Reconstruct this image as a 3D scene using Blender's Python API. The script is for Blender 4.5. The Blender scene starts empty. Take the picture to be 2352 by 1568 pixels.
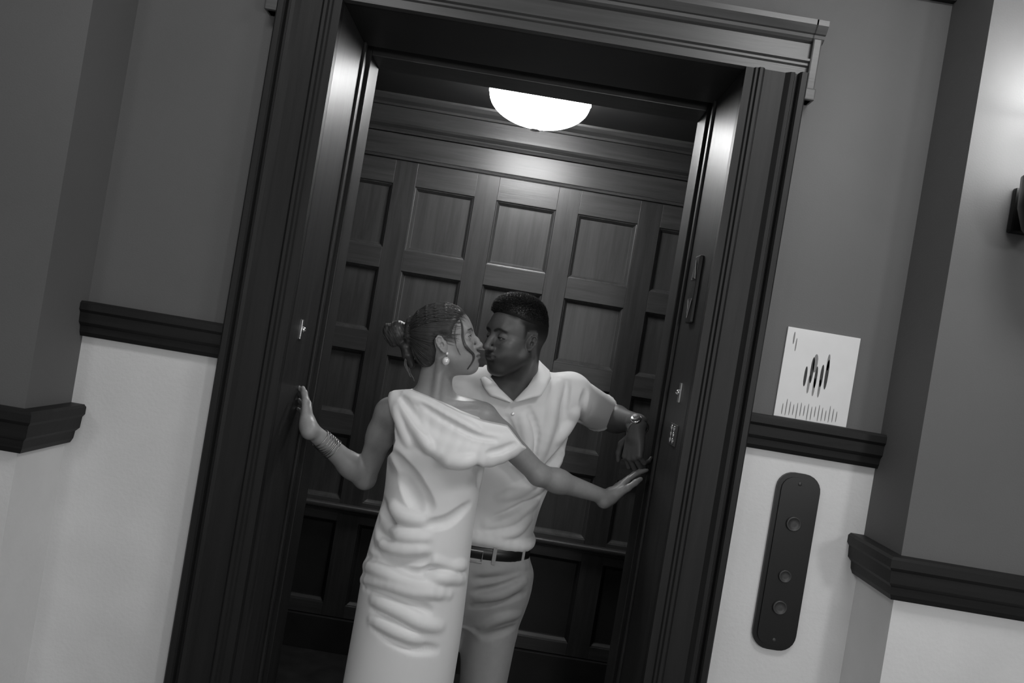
import bpy, bmesh, math, random
import numpy as np
from mathutils import Vector, Matrix

# ------------------------------------------------------------------ camera
W, H = 2352, 1568
FPX = 1900.0
ROLL = math.radians(9.5)
CR, SR = math.cos(ROLL), math.sin(ROLL)
CAM = (0.0, -2.235, 1.62)
scene = bpy.context.scene
col = scene.collection

cam_data = bpy.data.cameras.new('camera')
cam_data.sensor_width = 36.0
cam_data.lens = FPX / W * 36.0
cam_data.clip_start = 0.05
cam = bpy.data.objects.new('camera', cam_data)
cam.matrix_world = Matrix(((CR, -SR, 0, CAM[0]), (0, 0, -1, CAM[1]), (SR, CR, 0, CAM[2]), (0, 0, 0, 1)))
col.objects.link(cam)
scene.camera = cam

# ------------------------------------------------------------------ world, exposure, lights
world = bpy.data.worlds.new('world')
scene.world = world
world.use_nodes = True
world.node_tree.nodes['Background'].inputs[0].default_value = (0.5, 0.5, 0.5, 1)
world.node_tree.nodes['Background'].inputs[1].default_value = 0.02
vs = scene.view_settings
vs.view_transform = 'Standard'
vs.look = 'None'
vs.exposure = 0.0
vs.gamma = 1.0
vs.use_curve_mapping = False
scene.cycles.use_denoising = True
scene.cycles.sample_clamp_indirect = 4.0


def area_light(name, loc, rot, size, size_y, power):
    l = bpy.data.lights.new(name, 'AREA')
    l.shape = 'RECTANGLE'
    l.size, l.size_y, l.energy = size, size_y, power
    o = bpy.data.objects.new(name, l)
    o.location = loc
    o.rotation_euler = rot
    col.objects.link(o)
    return o


def point_light(name, loc, radius, power):
    l = bpy.data.lights.new(name, 'POINT')
    l.shadow_soft_size, l.energy = radius, power
    o = bpy.data.objects.new(name, l)
    o.location = loc
    col.objects.link(o)
    return o


# corridor ceiling fixtures, and unseen fill lights added by the wall behind the camera
area_light('hall_light', (-0.8, -1.05, 2.97), (0, 0, 0), 0.5, 0.4, 6)
area_light('hall_light', (0.9, -1.05, 2.97), (0, 0, 0), 0.5, 0.4, 14)
for wx, pw in ((-1.6, 18), (0.5, 36), (1.9, 46)):
    point_light('opposite_fill_light', (wx, -3.25, 1.8), 0.16, pw)
point_light('sconce_light', (1.165, -0.349, 2.44), 0.05, 2.0)
point_light('dome_light', (-0.05, 1.14, 2.66), 0.05, 5.0)


def P(x, y, Y):
    """photo pixel (2352x1568) -> the point of the room at depth Y"""
    dx, dy = x - W / 2, y - H / 2
    u, v = dx * CR + dy * SR, -dx * SR + dy * CR
    d = Y - CAM[1]
    return np.array((CAM[0] + u * d / FPX, Y, CAM[2] - v * d / FPX))


# ------------------------------------------------------------------ materials (the photograph is black and white)
def nodes_of(name):
    m = bpy.data.materials.new(name)
    m.use_nodes = True
    nt = m.node_tree
    return m, nt, nt.nodes['Principled BSDF']


def g(v):
    return (v, v, v, 1)


def plain(name, v, rough=0.5, metal=0.0, spec=0.5, sheen=0.0, noise=0.0, scale=20.0, bump=0.0, bscale=60.0, coat=0.0):
    m, nt, b = nodes_of(name)
    b.inputs['Base Color'].default_value = g(v)
    b.inputs['Roughness'].default_value = rough
    b.inputs['Metallic'].default_value = metal
    b.inputs['Specular IOR Level'].default_value = spec
    b.inputs['Sheen Weight'].default_value = sheen
    b.inputs['Coat Weight'].default_value = coat
    if noise or bump:
        tc = nt.nodes.new('ShaderNodeTexCoord')
    if noise:
        n = nt.nodes.new('ShaderNodeTexNoise')
        n.inputs['Scale'].default_value = scale
        n.inputs['Detail'].default_value = 5
        r = nt.nodes.new('ShaderNodeValToRGB')
        r.color_ramp.elements[0].position, r.color_ramp.elements[1].position = 0.3, 0.7
        r.color_ramp.elements[0].color, r.color_ramp.elements[1].color = g(v * (1 - noise)), g(v * (1 + noise))
        nt.links.new(tc.outputs['Object'], n.inputs['Vector'])
        nt.links.new(n.outputs['Fac'], r.inputs['Fac'])
        nt.links.new(r.outputs['Color'], b.inputs['Base Color'])
    if bump:
        n2 = nt.nodes.new('ShaderNodeTexNoise')
        n2.inputs['Scale'].default_value = bscale
        n2.inputs['Detail'].default_value = 4
        bp = nt.nodes.new('ShaderNodeBump')
        bp.inputs['Strength'].default_value = bump
        bp.inputs['Distance'].default_value = 0.01
        nt.links.new(tc.outputs['Object'], n2.inputs['Vector'])
        nt.links.new(n2.outputs['Fac'], bp.inputs['Height'])
        nt.links.new(bp.outputs['Normal'], b.inputs['Normal'])
    return m


def wood(name, lo, hi, rough, axis=2, spec=0.5, coat=0.0, freq=26.0):
    m, nt, b = nodes_of(name)
    tc = nt.nodes.new('ShaderNodeTexCoord')
    mp = nt.nodes.new('ShaderNodeMapping')
    s = [freq, freq, freq]
    s[axis] = freq * 0.06
    mp.inputs['Scale'].default_value = s
    n = nt.nodes.new('ShaderNodeTexNoise')
    n.inputs['Scale'].default_value = 1.6
    n.inputs['Detail'].default_value = 8
    n.inputs['Roughness'].default_value = 0.62
    n.inputs['Distortion'].default_value = 0.7
    r = nt.nodes.new('ShaderNodeValToRGB')
    r.color_ramp.elements[0].position, r.color_ramp.elements[1].position = 0.3, 0.72
    r.color_ramp.elements[0].color, r.color_ramp.elements[1].color = g(lo), g(hi)
    bp = nt.nodes.new('ShaderNodeBump')
    bp.inputs['Strength'].default_value = 0.12
    bp.inputs['Distance'].default_value = 0.004
    nt.links.new(tc.outputs['Object'], mp.inputs['Vector'])
    nt.links.new(mp.outputs['Vector'], n.inputs['Vector'])
    nt.links.new(n.outputs['Fac'], r.inputs['Fac'])
    nt.links.new(r.outputs['Color'], b.inputs['Base Color'])
    nt.links.new(n.outputs['Fac'], bp.inputs['Height'])
    nt.links.new(bp.outputs['Normal'], b.inputs['Normal'])
    b.inputs['Roughness'].default_value = rough
    b.inputs['Specular IOR Level'].default_value = spec
    b.inputs['Coat Weight'].default_value = coat
    b.inputs['Coat Roughness'].default_value = 0.2
    return m


def emitter(name, strength):
    m, nt, b = nodes_of(name)
    b.inputs['Base Color'].default_value = g(0.9)
    b.inputs['Roughness'].default_value = 0.3
    b.inputs['Emission Color'].default_value = g(1)
    b.inputs['Emission Strength'].default_value = strength
    return m


M = {}
M['wall'] = plain('wall_paint', 0.125, 0.75, noise=0.05, scale=3.0, bump=0.06, bscale=220)
M['wainscot'] = plain('wainscot_paper', 0.72, 0.6, noise=0.05, scale=5.0, bump=0.08, bscale=90)
M['ceiling'] = plain('ceiling_paint', 0.6, 0.8, noise=0.02, scale=4.0)
M['carpet'] = plain('hall_carpet', 0.16, 0.95, noise=0.4, scale=60.0, bump=0.4, bscale=400)
M['rail_wood'] = wood('chair_rail_wood', 0.006, 0.012, 0.55, 0, spec=.35)
M['casing_wood'] = wood('casing_wood', 0.008, 0.016, 0.5, 2, spec=.35)
M['casing_wood_lit'] = wood('casing_wood_lit_across', 0.055, 0.085, 0.36, 0)  # same casing wood, paler: light on the head boards put into the colour
M['jamb_wood'] = wood('jamb_wood', 0.016, 0.034, 0.42, 2, spec=0.36)
M['cab_wood'] = wood('cab_wood', 0.022, 0.048, 0.36, 2, spec=0.6)
M['cab_wood_x'] = wood('cab_wood_across', 0.028, 0.06, 0.36, 0, spec=0.6)
M['cab_panel'] = wood('cab_panel_wood', 0.028, 0.066, 0.34, 2, spec=0.6, freq=20)
M['cab_low'] = plain('cab_lower_board', 0.018, 0.4, noise=0.2, scale=8)
M['cab_floor'] = plain('cab_floor', 0.02, 0.4, noise=0.3, scale=12)
M['dark_metal'] = plain('dark_metal', 0.02, 0.35, 0.8)
M['steel'] = plain('brushed_steel', 0.45, 0.3, 1.0)
M['chrome'] = plain('chrome', 0.8, 0.15, 1.0)
M['door_metal'] = plain('door_leaf_metal', 0.03, 0.35, 0.5)
M['plate_black'] = plain('black_plate', 0.006, 0.35, 0.0)
M['button'] = plain('dull_button', 0.06, 0.5, 0.4)
M['sign'] = plain('sign_white', 0.72, 0.5, noise=0.02)
M['ink'] = plain('sign_ink', 0.03, 0.6)
M['ink_pale'] = plain('sign_ink_pale', 0.22, 0.6)
M['glass_lit'] = emitter('lit_glass', 33.0)
M['shade_lit'] = emitter('lit_shade', 7.0)


# ------------------------------------------------------------------ mesh helpers
class MB:
    def __init__(self):
        self.v, self.f = [], []

    def add(self, vs_, fs):
        o = len(self.v)
        self.v += [tuple(map(float, p)) for p in vs_]
        self.f += [tuple(i + o for i in q) for q in fs]
        return self

    def box(self, x0, x1, y0, y1, z0, z1):
        return self.add([(x0, y0, z0), (x1, y0, z0), (x1, y1, z0), (x0, y1, z0), (x0, y0, z1), (x1, y0, z1), (x1, y1, z1), (x0, y1, z1)],
                        [(3, 2, 1, 0), (4, 5, 6, 7), (0, 1, 5, 4), (1, 2, 6, 5), (2, 3, 7, 6), (3, 0, 4, 7)])

    def bevbox(self, x0, x1, y0, y1, z0, z1, b):
        bm = bmesh.new()
        bmesh.ops.create_cube(bm, size=1.0)
        for v in bm.verts:
            v.co = Vector(((x0 + x1) / 2 + v.co.x * (x1 - x0), (y0 + y1) / 2 + v.co.y * (y1 - y0), (z0 + z1) / 2 + v.co.z * (z1 - z0)))
        bmesh.ops.bevel(bm, geom=list(bm.edges), offset=b, segments=2, profile=0.6, affect='EDGES')
        bm.verts.index_update()
        self.add([v.co for v in bm.verts], [[v.index for v in f.verts] for f in bm.faces])
        bm.free()
        return self

    def extrude(self, prof, fn, a, b):
        """prof: closed 2-D outline; fn(p, q, t) -> xyz; extruded from t=a to t=b"""
        n = len(prof)
        vs_ = [fn(p, q, a) for p, q in prof] + [fn(p, q, b) for p, q in prof]
        fs = [(i, (i + 1) % n, n + (i + 1) % n, n + i) for i in range(n)]
        fs += [tuple(range(n))[::-1], tuple(range(n, 2 * n))]
        return self.add(vs_, fs)

    def lathe(self, prof, origin, axis=(0, 0, 1), seg=32, caps=True):
        ax = Vector(axis).normalized()
        t = ax.orthogonal().normalized()
        b = ax.cross(t)
        o = Vector(origin)
        vs_, fs = [], []
        for r, h in prof:
            for k in range(seg):
                a = 2 * math.pi * k / seg
                vs_.append(o + ax * h + (t * math.cos(a) + b * math.sin(a)) * r)
        n = len(prof)
        for i in range(n - 1):
            for k in range(seg):
                k2 = (k + 1) % seg
                fs.append((i * seg + k, i * seg + k2, (i + 1) * seg + k2, (i + 1) * seg + k))
        if caps:
            fs.append(tuple(range(seg))[::-1])
            fs.append(tuple((n - 1) * seg + k for k in range(seg)))
        return self.add(vs_, fs)

    def tube(self, pts, r, seg=8, closed=False):
        pts = [Vector(p) for p in pts]
        rs = r if hasattr(r, '__len__') else [r] * len(pts)
        n = len(pts)
        vs_, fs = [], []
        prev = None
        for i, p in enumerate(pts):
            if closed:
                d = pts[(i + 1) % n] - pts[i - 1]
            else:
                d = pts[min(i + 1, n - 1)] - pts[max(i - 1, 0)]
            d.normalize()
            t = d.orthogonal().normalized() if prev is None else (prev - d * prev.dot(d)).normalized()
            prev = t
            b = d.cross(t)
            for k in range(seg):
                a = 2 * math.pi * k / seg
                vs_.append(p + (t * math.cos(a) + b * math.sin(a)) * rs[i])
        for i in range(n if closed else n - 1):
            i2 = (i + 1) % n
            for k in range(seg):
                k2 = (k + 1) % seg
                fs.append((i * seg + k, i * seg + k2, i2 * seg + k2, i2 * seg + k))
        if not closed:
            fs.append(tuple(range(seg))[::-1])
            fs.append(tuple((n - 1) * seg + k for k in range(seg)))
        return self.add(vs_, fs)

    def mesh(self, name, mat, smooth=False):
        me = bpy.data.meshes.new(name)
        me.from_pydata(self.v, [], self.f)
        bm = bmesh.new()
        bm.from_mesh(me)
        bmesh.ops.recalc_face_normals(bm, faces=bm.faces)
        bm.to_mesh(me)
        bm.free()
        if mat is not None:
            me.materials.append(M[mat] if isinstance(mat, str) else mat)
        if smooth:
            me.polygons.foreach_set('use_smooth', [True] * len(me.polygons))
        return me

    def build(self, name, mat, parent=None, smooth=False, **props):
        return link(name, self.mesh(name, mat, smooth), parent, **props)


def link(name, data, parent=None, **props):
    o = bpy.data.objects.new(name, data)
    col.objects.link(o)
    if parent is not None:
        o.parent = parent
        o.matrix_parent_inverse = Matrix.Translation(parent.location).inverted()
    for k, v in props.items():
        o[k] = v
    return o


def thing(name, label, cat, loc, group=None):
    o = link(name, None, None, label=label, category=cat)
    o.location = loc
    o.empty_display_size = 0.1
    if group:
        o['group'] = group
    return o


S = dict(kind='structure')
# ------------------------------------------------------------------ the corridor
XL, XR = -1.147, 1.024          # the recess around the lift door
OL, OR, OT = -0.596, 0.496, 2.447   # the door opening
YN = -0.214                     # face of the corridor wall either side of the recess
YB = -3.5                       # corridor wall behind the camera
ZC = 3.0
HX = 3.6

MB().box(-HX - .1, HX + .1, YB - .1, 0.0, -0.1, 0.0).build('floor', 'carpet', **S)
MB().box(-HX - .1, HX + .1, YB - .1, 0.2, ZC, ZC + .1).build('ceiling', 'ceiling', **S)

F_T, F_B = 1.539, 1.445         # chair rail in the recess
N_T, N_B = 1.262, 1.155         # chair rail on the corridor wall


def split_wall(name, boxes, zc):
    """a painted wall above a chair rail with a pale wainscot panel below it as its part"""
    a, b = MB(), MB()
    for x0, x1, y0, y1, z0, z1 in boxes:
        if z1 > zc:
            a.box(x0, x1, y0, y1, max(z0, zc), z1)
        if z0 < zc:
            b.box(x0, x1, y0, y1, z0, min(z1, zc))
    w = a.build(name, 'wall', **S)
    b.build('wainscot', 'wainscot', w)
    return w


split_wall('wall_recess', [(XL, OL - .03, 0, .12, 0, ZC), (OR + .03, XR, 0, .12, 0, ZC), (OL - .03, OR + .03, 0, .12, OT + .03, ZC)], 1.49)
split_wall('wall_left', [(-HX, XL, YN, .12, 0, ZC)], 1.21)
split_wall('wall_right', [(XR, HX, YN, .12, 0, ZC)], 1.21)
split_wall('wall_back', [(-HX, HX, YB - .1, YB, 0, ZC)], 1.21)
split_wall('wall_end_left', [(-HX - .1, -HX, YB, .12, 0, ZC)], 1.21)
split_wall('wall_end_right', [(HX, HX + .1, YB, .12, 0, ZC)], 1.21)


def rail_prof(z0, z1, p):
    h = z1 - z0
    return [(0, z0), (p * .35, z0), (p * .5, z0 + h * .12), (p * .55, z0 + h * .3), (p * .8, z0 + h * .4), (p * .85, z0 + h * .68), (p, z0 + h * .76), (p, z0 + h * .94), (p * .85, z1), (0, z1)]


def rail_y(name, x0, x1, yf, z0, z1, p=.04):
    return MB().extrude(rail_prof(z0, z1, p), lambda q, z, t: (t, yf - q, z), x0, x1).build(name, 'rail_wood', **S)


rail_y('trim_1', XL, -0.759, 0, F_B, F_T)
rail_y('trim_2', 0.656, XR, 0, F_B, F_T)


def wrap_rail(name, xc, sgn):
    # runs along the corridor wall, turns the corner and dies into the recess
    prof = rail_prof(N_B, N_T, .042)
    n = len(prof)
    rows = []
    rows.append([(sgn * HX, YN - q, z) for q, z in prof])
    rows.append([(xc - sgn * q, YN - q, z) for q, z in prof])
    rows.append([(xc - sgn * q, 0.0, z) for q, z in prof])
    m = MB()
    vs_ = [p for r in rows for p in r]
    fs = []
    for i in range(2):
        for k in range(n):
            k2 = (k + 1) % n
            fs.append((i * n + k, i * n + k2, (i + 1) * n + k2, (i + 1) * n + k))
    fs += [tuple(range(n)), tuple(range(2 * n, 3 * n))]
    m.add(vs_, fs)
    return m.build(name, 'rail_wood', **S)


wrap_rail('trim_3', XL, -1)
wrap_rail('trim_4', XR, 1)
# dark crown moulding high in the recess
cp = [(0, 2.715), (.02, 2.715), (.03, 2.74), (.05, 2.76), (.075, 2.80), (.09, 2.82), (.09, 2.85), (0, 2.85)]
MB().extrude(cp, lambda q, z, t: (t, -q, z), XL, XR).build('trim_5', 'rail_wood', **S)
for nm, x0, x1, y in (('baseboard_left', -HX, XL, YN), ('baseboard_right', XR, HX, YN)):
    MB().box(x0, x1, y - .02, y, 0, .14).build(nm, 'rail_wood', **S)
for nm, x0, x1 in (('baseboard_recess_left', XL, -.759), ('baseboard_recess_right', .656, XR)):
    MB().box(x0, x1, -.02, 0, 0, .14).build(nm, 'rail_wood', **S)

# ------------------------------------------------------------------ door casing
cw = 0.163
cas = [(0, 0), (0, .052), (.004, .056), (.018, .056), (.022, .05), (.024, .034), (.030, .034), (.034, .044), (.044, .042), (.052, .034), (.056, .03),
       (.112, .03), (.116, .038), (.120, .041), (.128, .041), (.132, .034), (.138, .034), (.142, .028), (cw, .028), (cw, 0)]
top = 2.585
casing = MB().extrude(cas, lambda t, p, z: (OL - cw + t, -p, z), 0, OT + .0).build('trim_6', 'casing_wood', **S)
casing_r = MB().extrude(cas, lambda t, p, z: (OR + .16 - t * .16 / cw, -p, z), 0, OT + .0).build('trim_7', 'casing_wood', **S)
hh = top - OT
head = [(OT, 0), (OT, .028), (OT + .022, .028), (OT + .026, .034), (OT + .032, .034), (OT + .036, .042), (OT + .042, .042), (OT + .046, .03), (OT + .086, .03), (OT + .09, .04),
        (OT + .096, .046), (OT + .104, .048), (OT + .106, .054), (OT + .118, .062), (OT + .124, .066), (OT + hh, .066), (OT + hh, 0)]
header = MB().extrude(head, lambda z, p, t: (t, -p, z), OL - cw, OR + .16).build('trim_8', 'casing_wood_lit', **S)
for x0, x1 in ((OL - cw - .030, OL - cw), (OR + .16, OR + .184)):
    m = MB().bevbox(x0, x1, -.045, 0, 2.379, 2.545, .004)
    m.bevbox(x0 - .003, x1 + .003, -.052, 0, 2.379, 2.41, .004)
    m.extrude([(z, p) for z, p in head if z > OT + .085 or p == 0 and z > OT + .05] + [(OT + .086, 0)], lambda z, p, t: (t, -p, z), x0 - .004, x1 + .004)
    m.build('casing_ear', 'casing_wood_lit', header)

# jamb linings of the shaft door, two deep returns and a head
YJ, YC, YI = 0.319, 0.422, 0.559
jl = MB().bevbox(OL - .03, OL, -.004, YJ, 0, OT, .002).build('trim_9', 'jamb_wood', **S)
jr = MB().bevbox(OR, OR + .03, -.004, YJ, 0, OT, .002).build('trim_10', 'jamb_wood', **S)
jt = MB().bevbox(OL - .03, OR + .03, -.004, YJ, OT, OT + .03, .002).build('trim_11', 'cab_low', **S)
# bead strip down each jamb next to the door slot
for x0, x1, par in ((OL, OL + .008, jl), (OR - .008, OR, jr)):
    MB().bevbox(x0, x1, YJ - .03, YJ - .008, 0, OT, .002).build('bead', 'jamb_wood', par)
MB().box(OL - .03, OR + .03, YJ, YC, -.02, 0.0).build('sill', 'steel', jt)
# sliding leaves drawn back into the slot
for i, (x0, x1) in enumerate(((OL - .56, OL - .012), (OR + .012, OR + .52))):
    d = MB().bevbox(x0, x1, YJ + .012, YJ + .042, .01, OT + .04, .003).build('door_%d' % (i + 1), 'door_metal', **S)
    MB().bevbox(x0, x1, YC - .042, YC - .012, .01, OT + .04, .003).build('car_door', 'door_metal', d)
MB().box(OL - .6, OR + .6, YJ, YC, OT + .045, OT + .3).build('ceiling_slot', 'cab_low', **S)
MB().box(OL - .62, OL - .58, YJ, YC, 0, OT + .3).build('wall_slot_left', 'cab_low', **S)
MB().box(OR + .54, OR + .58, YJ, YC, 0, OT + .3).build('wall_slot_right', 'cab_low', **S)
for x0, x1, z0, z1, nm in ((OL - .62, OL - .03, 0, 2.8, 'left'), (OR + .03, OR + .58, 0, 2.8, 'right'), (OL - .03, OR + .03, OT + .03, 2.8, 'top')):
    MB().box(x0, x1, .12, YJ, z0, z1).build('wall_shaft_' + nm, 'cab_low', **S)

# ------------------------------------------------------------------ the lift car
CXL, CXR, YW, ZCAB = -1.07, 0.99, 1.765, 2.70
CT = 2.452
MB().box(CXL - .03, CXR + .03, YC, YW + .06, -.03, 0.0).build('floor_car', 'cab_floor', **S)
MB().box(CXL - .03, CXR + .03, YC, YW + .06, ZCAB, ZCAB + .04).build('ceiling_car', 'cab_low', **S)
MB().bevbox(CXL - .03, OL, YC, YI, 0, ZCAB, .003).build('wall_car_front_left', 'jamb_wood', **S)
MB().bevbox(OR, CXR + .03, YC, YI, 0, ZCAB, .003).build('wall_car_front_right', 'jamb_wood', **S)
MB().bevbox(OL, OR, YC, YI, CT, ZCAB, .003).build('trim_12', 'cab_wood_x', **S)

PW, PH, DEP = 0.292, 0.312, 0.03


def panel_mesh(w, h):
    """recessed wood panel: sloping moulding, flat bottom and a slightly raised field; lies in XZ, faces -Y, rim at y=0"""
    rings = [(0, 0), (.003, .006), (.006, .007), (.016, .020), (.018, .024), (.022, .0245)]
    m = MB()
    vs_, fs = [], []
    for ins, d in rings:
        a, b = w / 2 - ins, h / 2 - ins
        vs_ += [(-a, d, -b), (a, d, -b), (a, d, b), (-a, d, b)]
    for i in range(len(rings) - 1):
        for k in range(4):
            k2 = (k + 1) % 4
            fs.append((i * 4 + k, i * 4 + k2, i * 4 + 4 + k2, i * 4 + 4 + k))
    n = (len(rings) - 1) * 4
    fs.append((n, n + 1, n + 2, n + 3))
    m.add(vs_, fs)
    me = m.mesh('panel', 'cab_panel')
    # faces must look towards -Y
    if me.polygons[-1].normal.y > 0:
        me.flip_normals()
    return me


PM = panel_mesh(PW, PH)
PM_LOW = panel_mesh(PW, .40)
PM_LOW.materials[0] = M['cab_low']
ROWS = [2.125, 1.7124, 1.2998, 0.8866]
LOW_Z = 0.425
R_BOT, R_TOP = .165, 2.395


def clad(wall, origin, ux, uy, x0, x1, cols):
    """stiles, rails and panels on a car wall; ux = along the wall, uy = out of the wall's back"""
    o, ux, uy = Vector(origin), Vector(ux), Vector(uy)
    rot = Matrix((ux, uy, Vector((0, 0, 1)))).transposed().to_4x4()

    def put(name, me):
        ob = link(name, me, wall)
        ob.matrix_world = Matrix.Translation(o) @ rot
        return ob

    def piece(name, a0, a1, z0, z1, mat, front=0.0, back=.045, bev=.0015):
        return put(name, MB().bevbox(a0, a1, -front, back, z0, z1, bev).mesh(name, mat))
    edges = [x0] + [e for c in cols for e in (c - PW / 2, c + PW / 2)] + [x1]
    for i in range(0, len(edges), 2):
        piece('stile', edges[i], edges[i + 1], R_BOT, R_TOP, 'cab_wood')
    zs = sorted([(z - PH / 2, z + PH / 2) for z in ROWS] + [(LOW_Z - .2, LOW_Z + .2)])
    zz = [R_BOT] + [e for p in zs for e in p] + [R_TOP]
    for c in cols:
        for i in range(0, len(zz), 2):
            piece('rail', c - PW / 2, c + PW / 2, zz[i], zz[i + 1], 'cab_wood_x')
        for z in ROWS:
            p = link('panel', PM, wall)
            p.matrix_world = Matrix.Translation(o + ux * c + Vector((0, 0, z))) @ rot
        p = link('panel', PM_LOW, wall)
        p.matrix_world = Matrix.Translation(o + ux * c + Vector((0, 0, LOW_Z))) @ rot
    piece('baseboard', x0, x1, 0, R_BOT - .004, 'cab_low', .02)
    led = [(0, .672), (-.012, .672), (-.018, .684), (-.034, .69), (-.036, .698), (-.036, .706), (-.03, .712), (0, .712)]
    put('ledge', MB().extrude(led, lambda q, z, t: (t, q, z), x0, x1).mesh('ledge', 'cab_wood_x'))
    # frieze above the panels: bead, board, double moulding, board, crown
    bead = [(0, 2.398), (-.012, 2.398), (-.014, 2.406), (-.008, 2.412), (0, 2.414)]
    put('bead', MB().extrude(bead, lambda q, z, t: (t, q, z), x0, x1).mesh('bead', 'cab_wood_x'))
    piece('frieze', x0, x1, 2.416, 2.522, 'cab_wood_x', -.004)
    mo = [(0, 2.524), (-.010, 2.524), (-.014, 2.532), (-.008, 2.540), (-.006, 2.546), (-.024, 2.556), (-.030, 2.566), (-.030, 2.576), (0, 2.58)]
    put('moulding', MB().extrude(mo, lambda q, z, t: (t, q, z), x0, x1).mesh('moulding', 'cab_wood_x'))
    piece('frieze', x0, x1, 2.58, 2.65, 'cab_wood_x', -.004)
    cr = [(0, 2.65), (-.012, 2.65), (-.016, 2.66), (-.034, 2.674), (-.044, 2.69), (-.046, 2.70), (0, 2.70)]
    put('crown', MB().extrude(cr, lambda q, z, t: (t, q, z), x0, x1).mesh('crown', 'cab_wood_x'))


wb = MB().box(CXL - .03, CXR + .03, YW + .045, YW + .06, 0, ZCAB).build('wall_car_back', 'cab_low', **S)
clad(wb, (0, YW, 0), (1, 0, 0), (0, 1, 0), CXL, CXR, [-.84, -.44, -.04, .36, .76])
wl = MB().box(CXL - .06, CXL - .045, YI, YW + .06, 0, ZCAB).build('wall_car_left', 'cab_low', **S)
clad(wl, (CXL, 0, 0), (0, 1, 0), (-1, 0, 0), YI, YW, [YI + .21, (YI + YW) / 2, YW - .21])
wr = MB().box(CXR + .045, CXR + .06, YI, YW + .06, 0, ZCAB).build('wall_car_right', 'cab_low', **S)
clad(wr, (CXR, 0, 0), (0, -1, 0), (1, 0, 0), -YW, -YI, [-YW + .21, -(YI + YW) / 2, -YI - .21])

# ------------------------------------------------------------------ dome lamp in the car
LX, LY, LZ = -0.05, 1.14, 2.612
dome = thing('ceiling_lamp', 'white glass bowl lamp glowing under the lift car ceiling', 'lamp', (LX, LY, ZCAB))
R = .207
prof = [(.012, -.112)] + [(R * math.sin(a), -.112 * math.cos(a)) for a in np.linspace(.15, math.pi / 2, 14)] + [(R + .004, .004), (R - .004, .006)] + \
       [((R - .007) * math.sin(a), -.104 * math.cos(a)) for a in np.linspace(math.pi / 2, .1, 10)]
MB().lathe(prof, (LX, LY, LZ), seg=48).build('glass_bowl', 'glass_lit', dome, True)
MB().lathe([(.02, -.128), (.014, -.122), (.014, -.112), (.006, -.108), (.006, .03), (.05, .05), (.07, .088)], (LX, LY, LZ), seg=24).build('stem', 'steel', dome, True)

# ------------------------------------------------------------------ wall sconce
SX, SZ = 1.172, 2.16
sc = thing('wall_sconce', 'wall sconce with dark cup and bright frosted shade on the corridor wall', 'lamp', (SX, YN, SZ))
MB().bevbox(SX - .028, SX + .028, YN - .02, YN, SZ - .08, SZ + .03, .006).build('back_plate', 'dark_metal', sc)
prof = [(.012, -.13), (.03, -.125), (.06, -.09), (.075, -.04), (.078, .03), (.073, .03), (.070, -.036), (.055, -.08), (.03, -.112), (.012, -.116)]
MB().lathe(prof, (SX, YN - .135, SZ), seg=32).build('cup', 'dark_metal', sc, True)
MB().tube([(SX, YN - .01, SZ - .03), (SX, YN - .07, SZ - .10), (SX, YN - .135, SZ - .12)], .011, 10).build('bracket', 'dark_metal', sc, True)
MB().lathe([(.05, -.08), (.066, -.02), (.074, .08), (.078, .14), (.084, .18), (.081, .18), (.075, .138), (.071, .08), (.063, -.018), (.047, -.076)], (SX, YN - .135, SZ + .03), seg=32).build('glass_shade', 'shade_lit', sc, True)

# ------------------------------------------------------------------ small fittings on the jambs
for sx, X in ((1, OL), (-1, OR)):
    side = 'bare jamb beside the woman raised hand' if sx > 0 else 'jamb above the braille floor plate'
    lens = thing('jamb_lens', 'small chrome lens fitting on the ' + side, 'door fitting', (X, .115, 1.555))
    xa, xb = (X - .001, X + .004) if sx > 0 else (X - .004, X + .001)
    MB().bevbox(xa, xb, .104, .126, 1.527, 1.583, .0015).build('base', 'steel', lens)
    MB().lathe([(.009, .003), (.008, .009), (.004, .013), (.001, .014)], (X, .115, 1.555), (sx, 0, 0), 20).build('lens', 'chrome', lens, True)

lan = thing('direction_lantern', 'slim black direction lantern with two chrome edged arrows set in jamb', 'indicator', (OR, .13, 1.85))
MB().bevbox(OR - .012, OR + .001, .10, .16, 1.755, 1.95, .004).build('plate', 'plate_black', lan)
for z, s in ((1.905, 1), (1.80, -1)):
    m = MB().extrude([(.112, z - .02 * s), (.148, z - .02 * s), (.13, z + .024 * s)], lambda y, zz, t: (OR - t, y, zz), .010, .015)
    m.build('arrow', 'button', lan)
    MB().tube([(OR - .0145, .108, z - .024 * s), (OR - .0145, .152, z - .024 * s), (OR - .0145, .13, z + .031 * s)], .0016, 6, True).build('edge_strip', 'chrome', lan)

fp = thing('floor_plate', 'small steel braille floor plate with raised marks on the jamb', 'plate', (OR, .11, 1.435))
MB().bevbox(OR - .004, OR + .001, .065, .155, 1.405, 1.465, .0015).build('plate', 'button', fp)
for iy in range(2):
    for iz in range(3):
        MB().lathe([(.0095, 0), (.0085, .002), (.005, .0035)], (OR - .004, .094 + iy * .034, 1.418 + iz * .017), (-1, 0, 0), 12).build('raised_mark', 'chrome', fp, True)

# ------------------------------------------------------------------ sign on the recess wall
sg = thing('fire_sign', 'white rectangular notice with black flame pictogram above the chair rail', 'sign', (.827, 0, 1.655))
x0, x1, z0, z1 = .728, .926, 1.540, 1.783
MB().bevbox(x0, x1, -.006, 0, z0, z1, .001).build('board', 'sign', sg)


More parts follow.
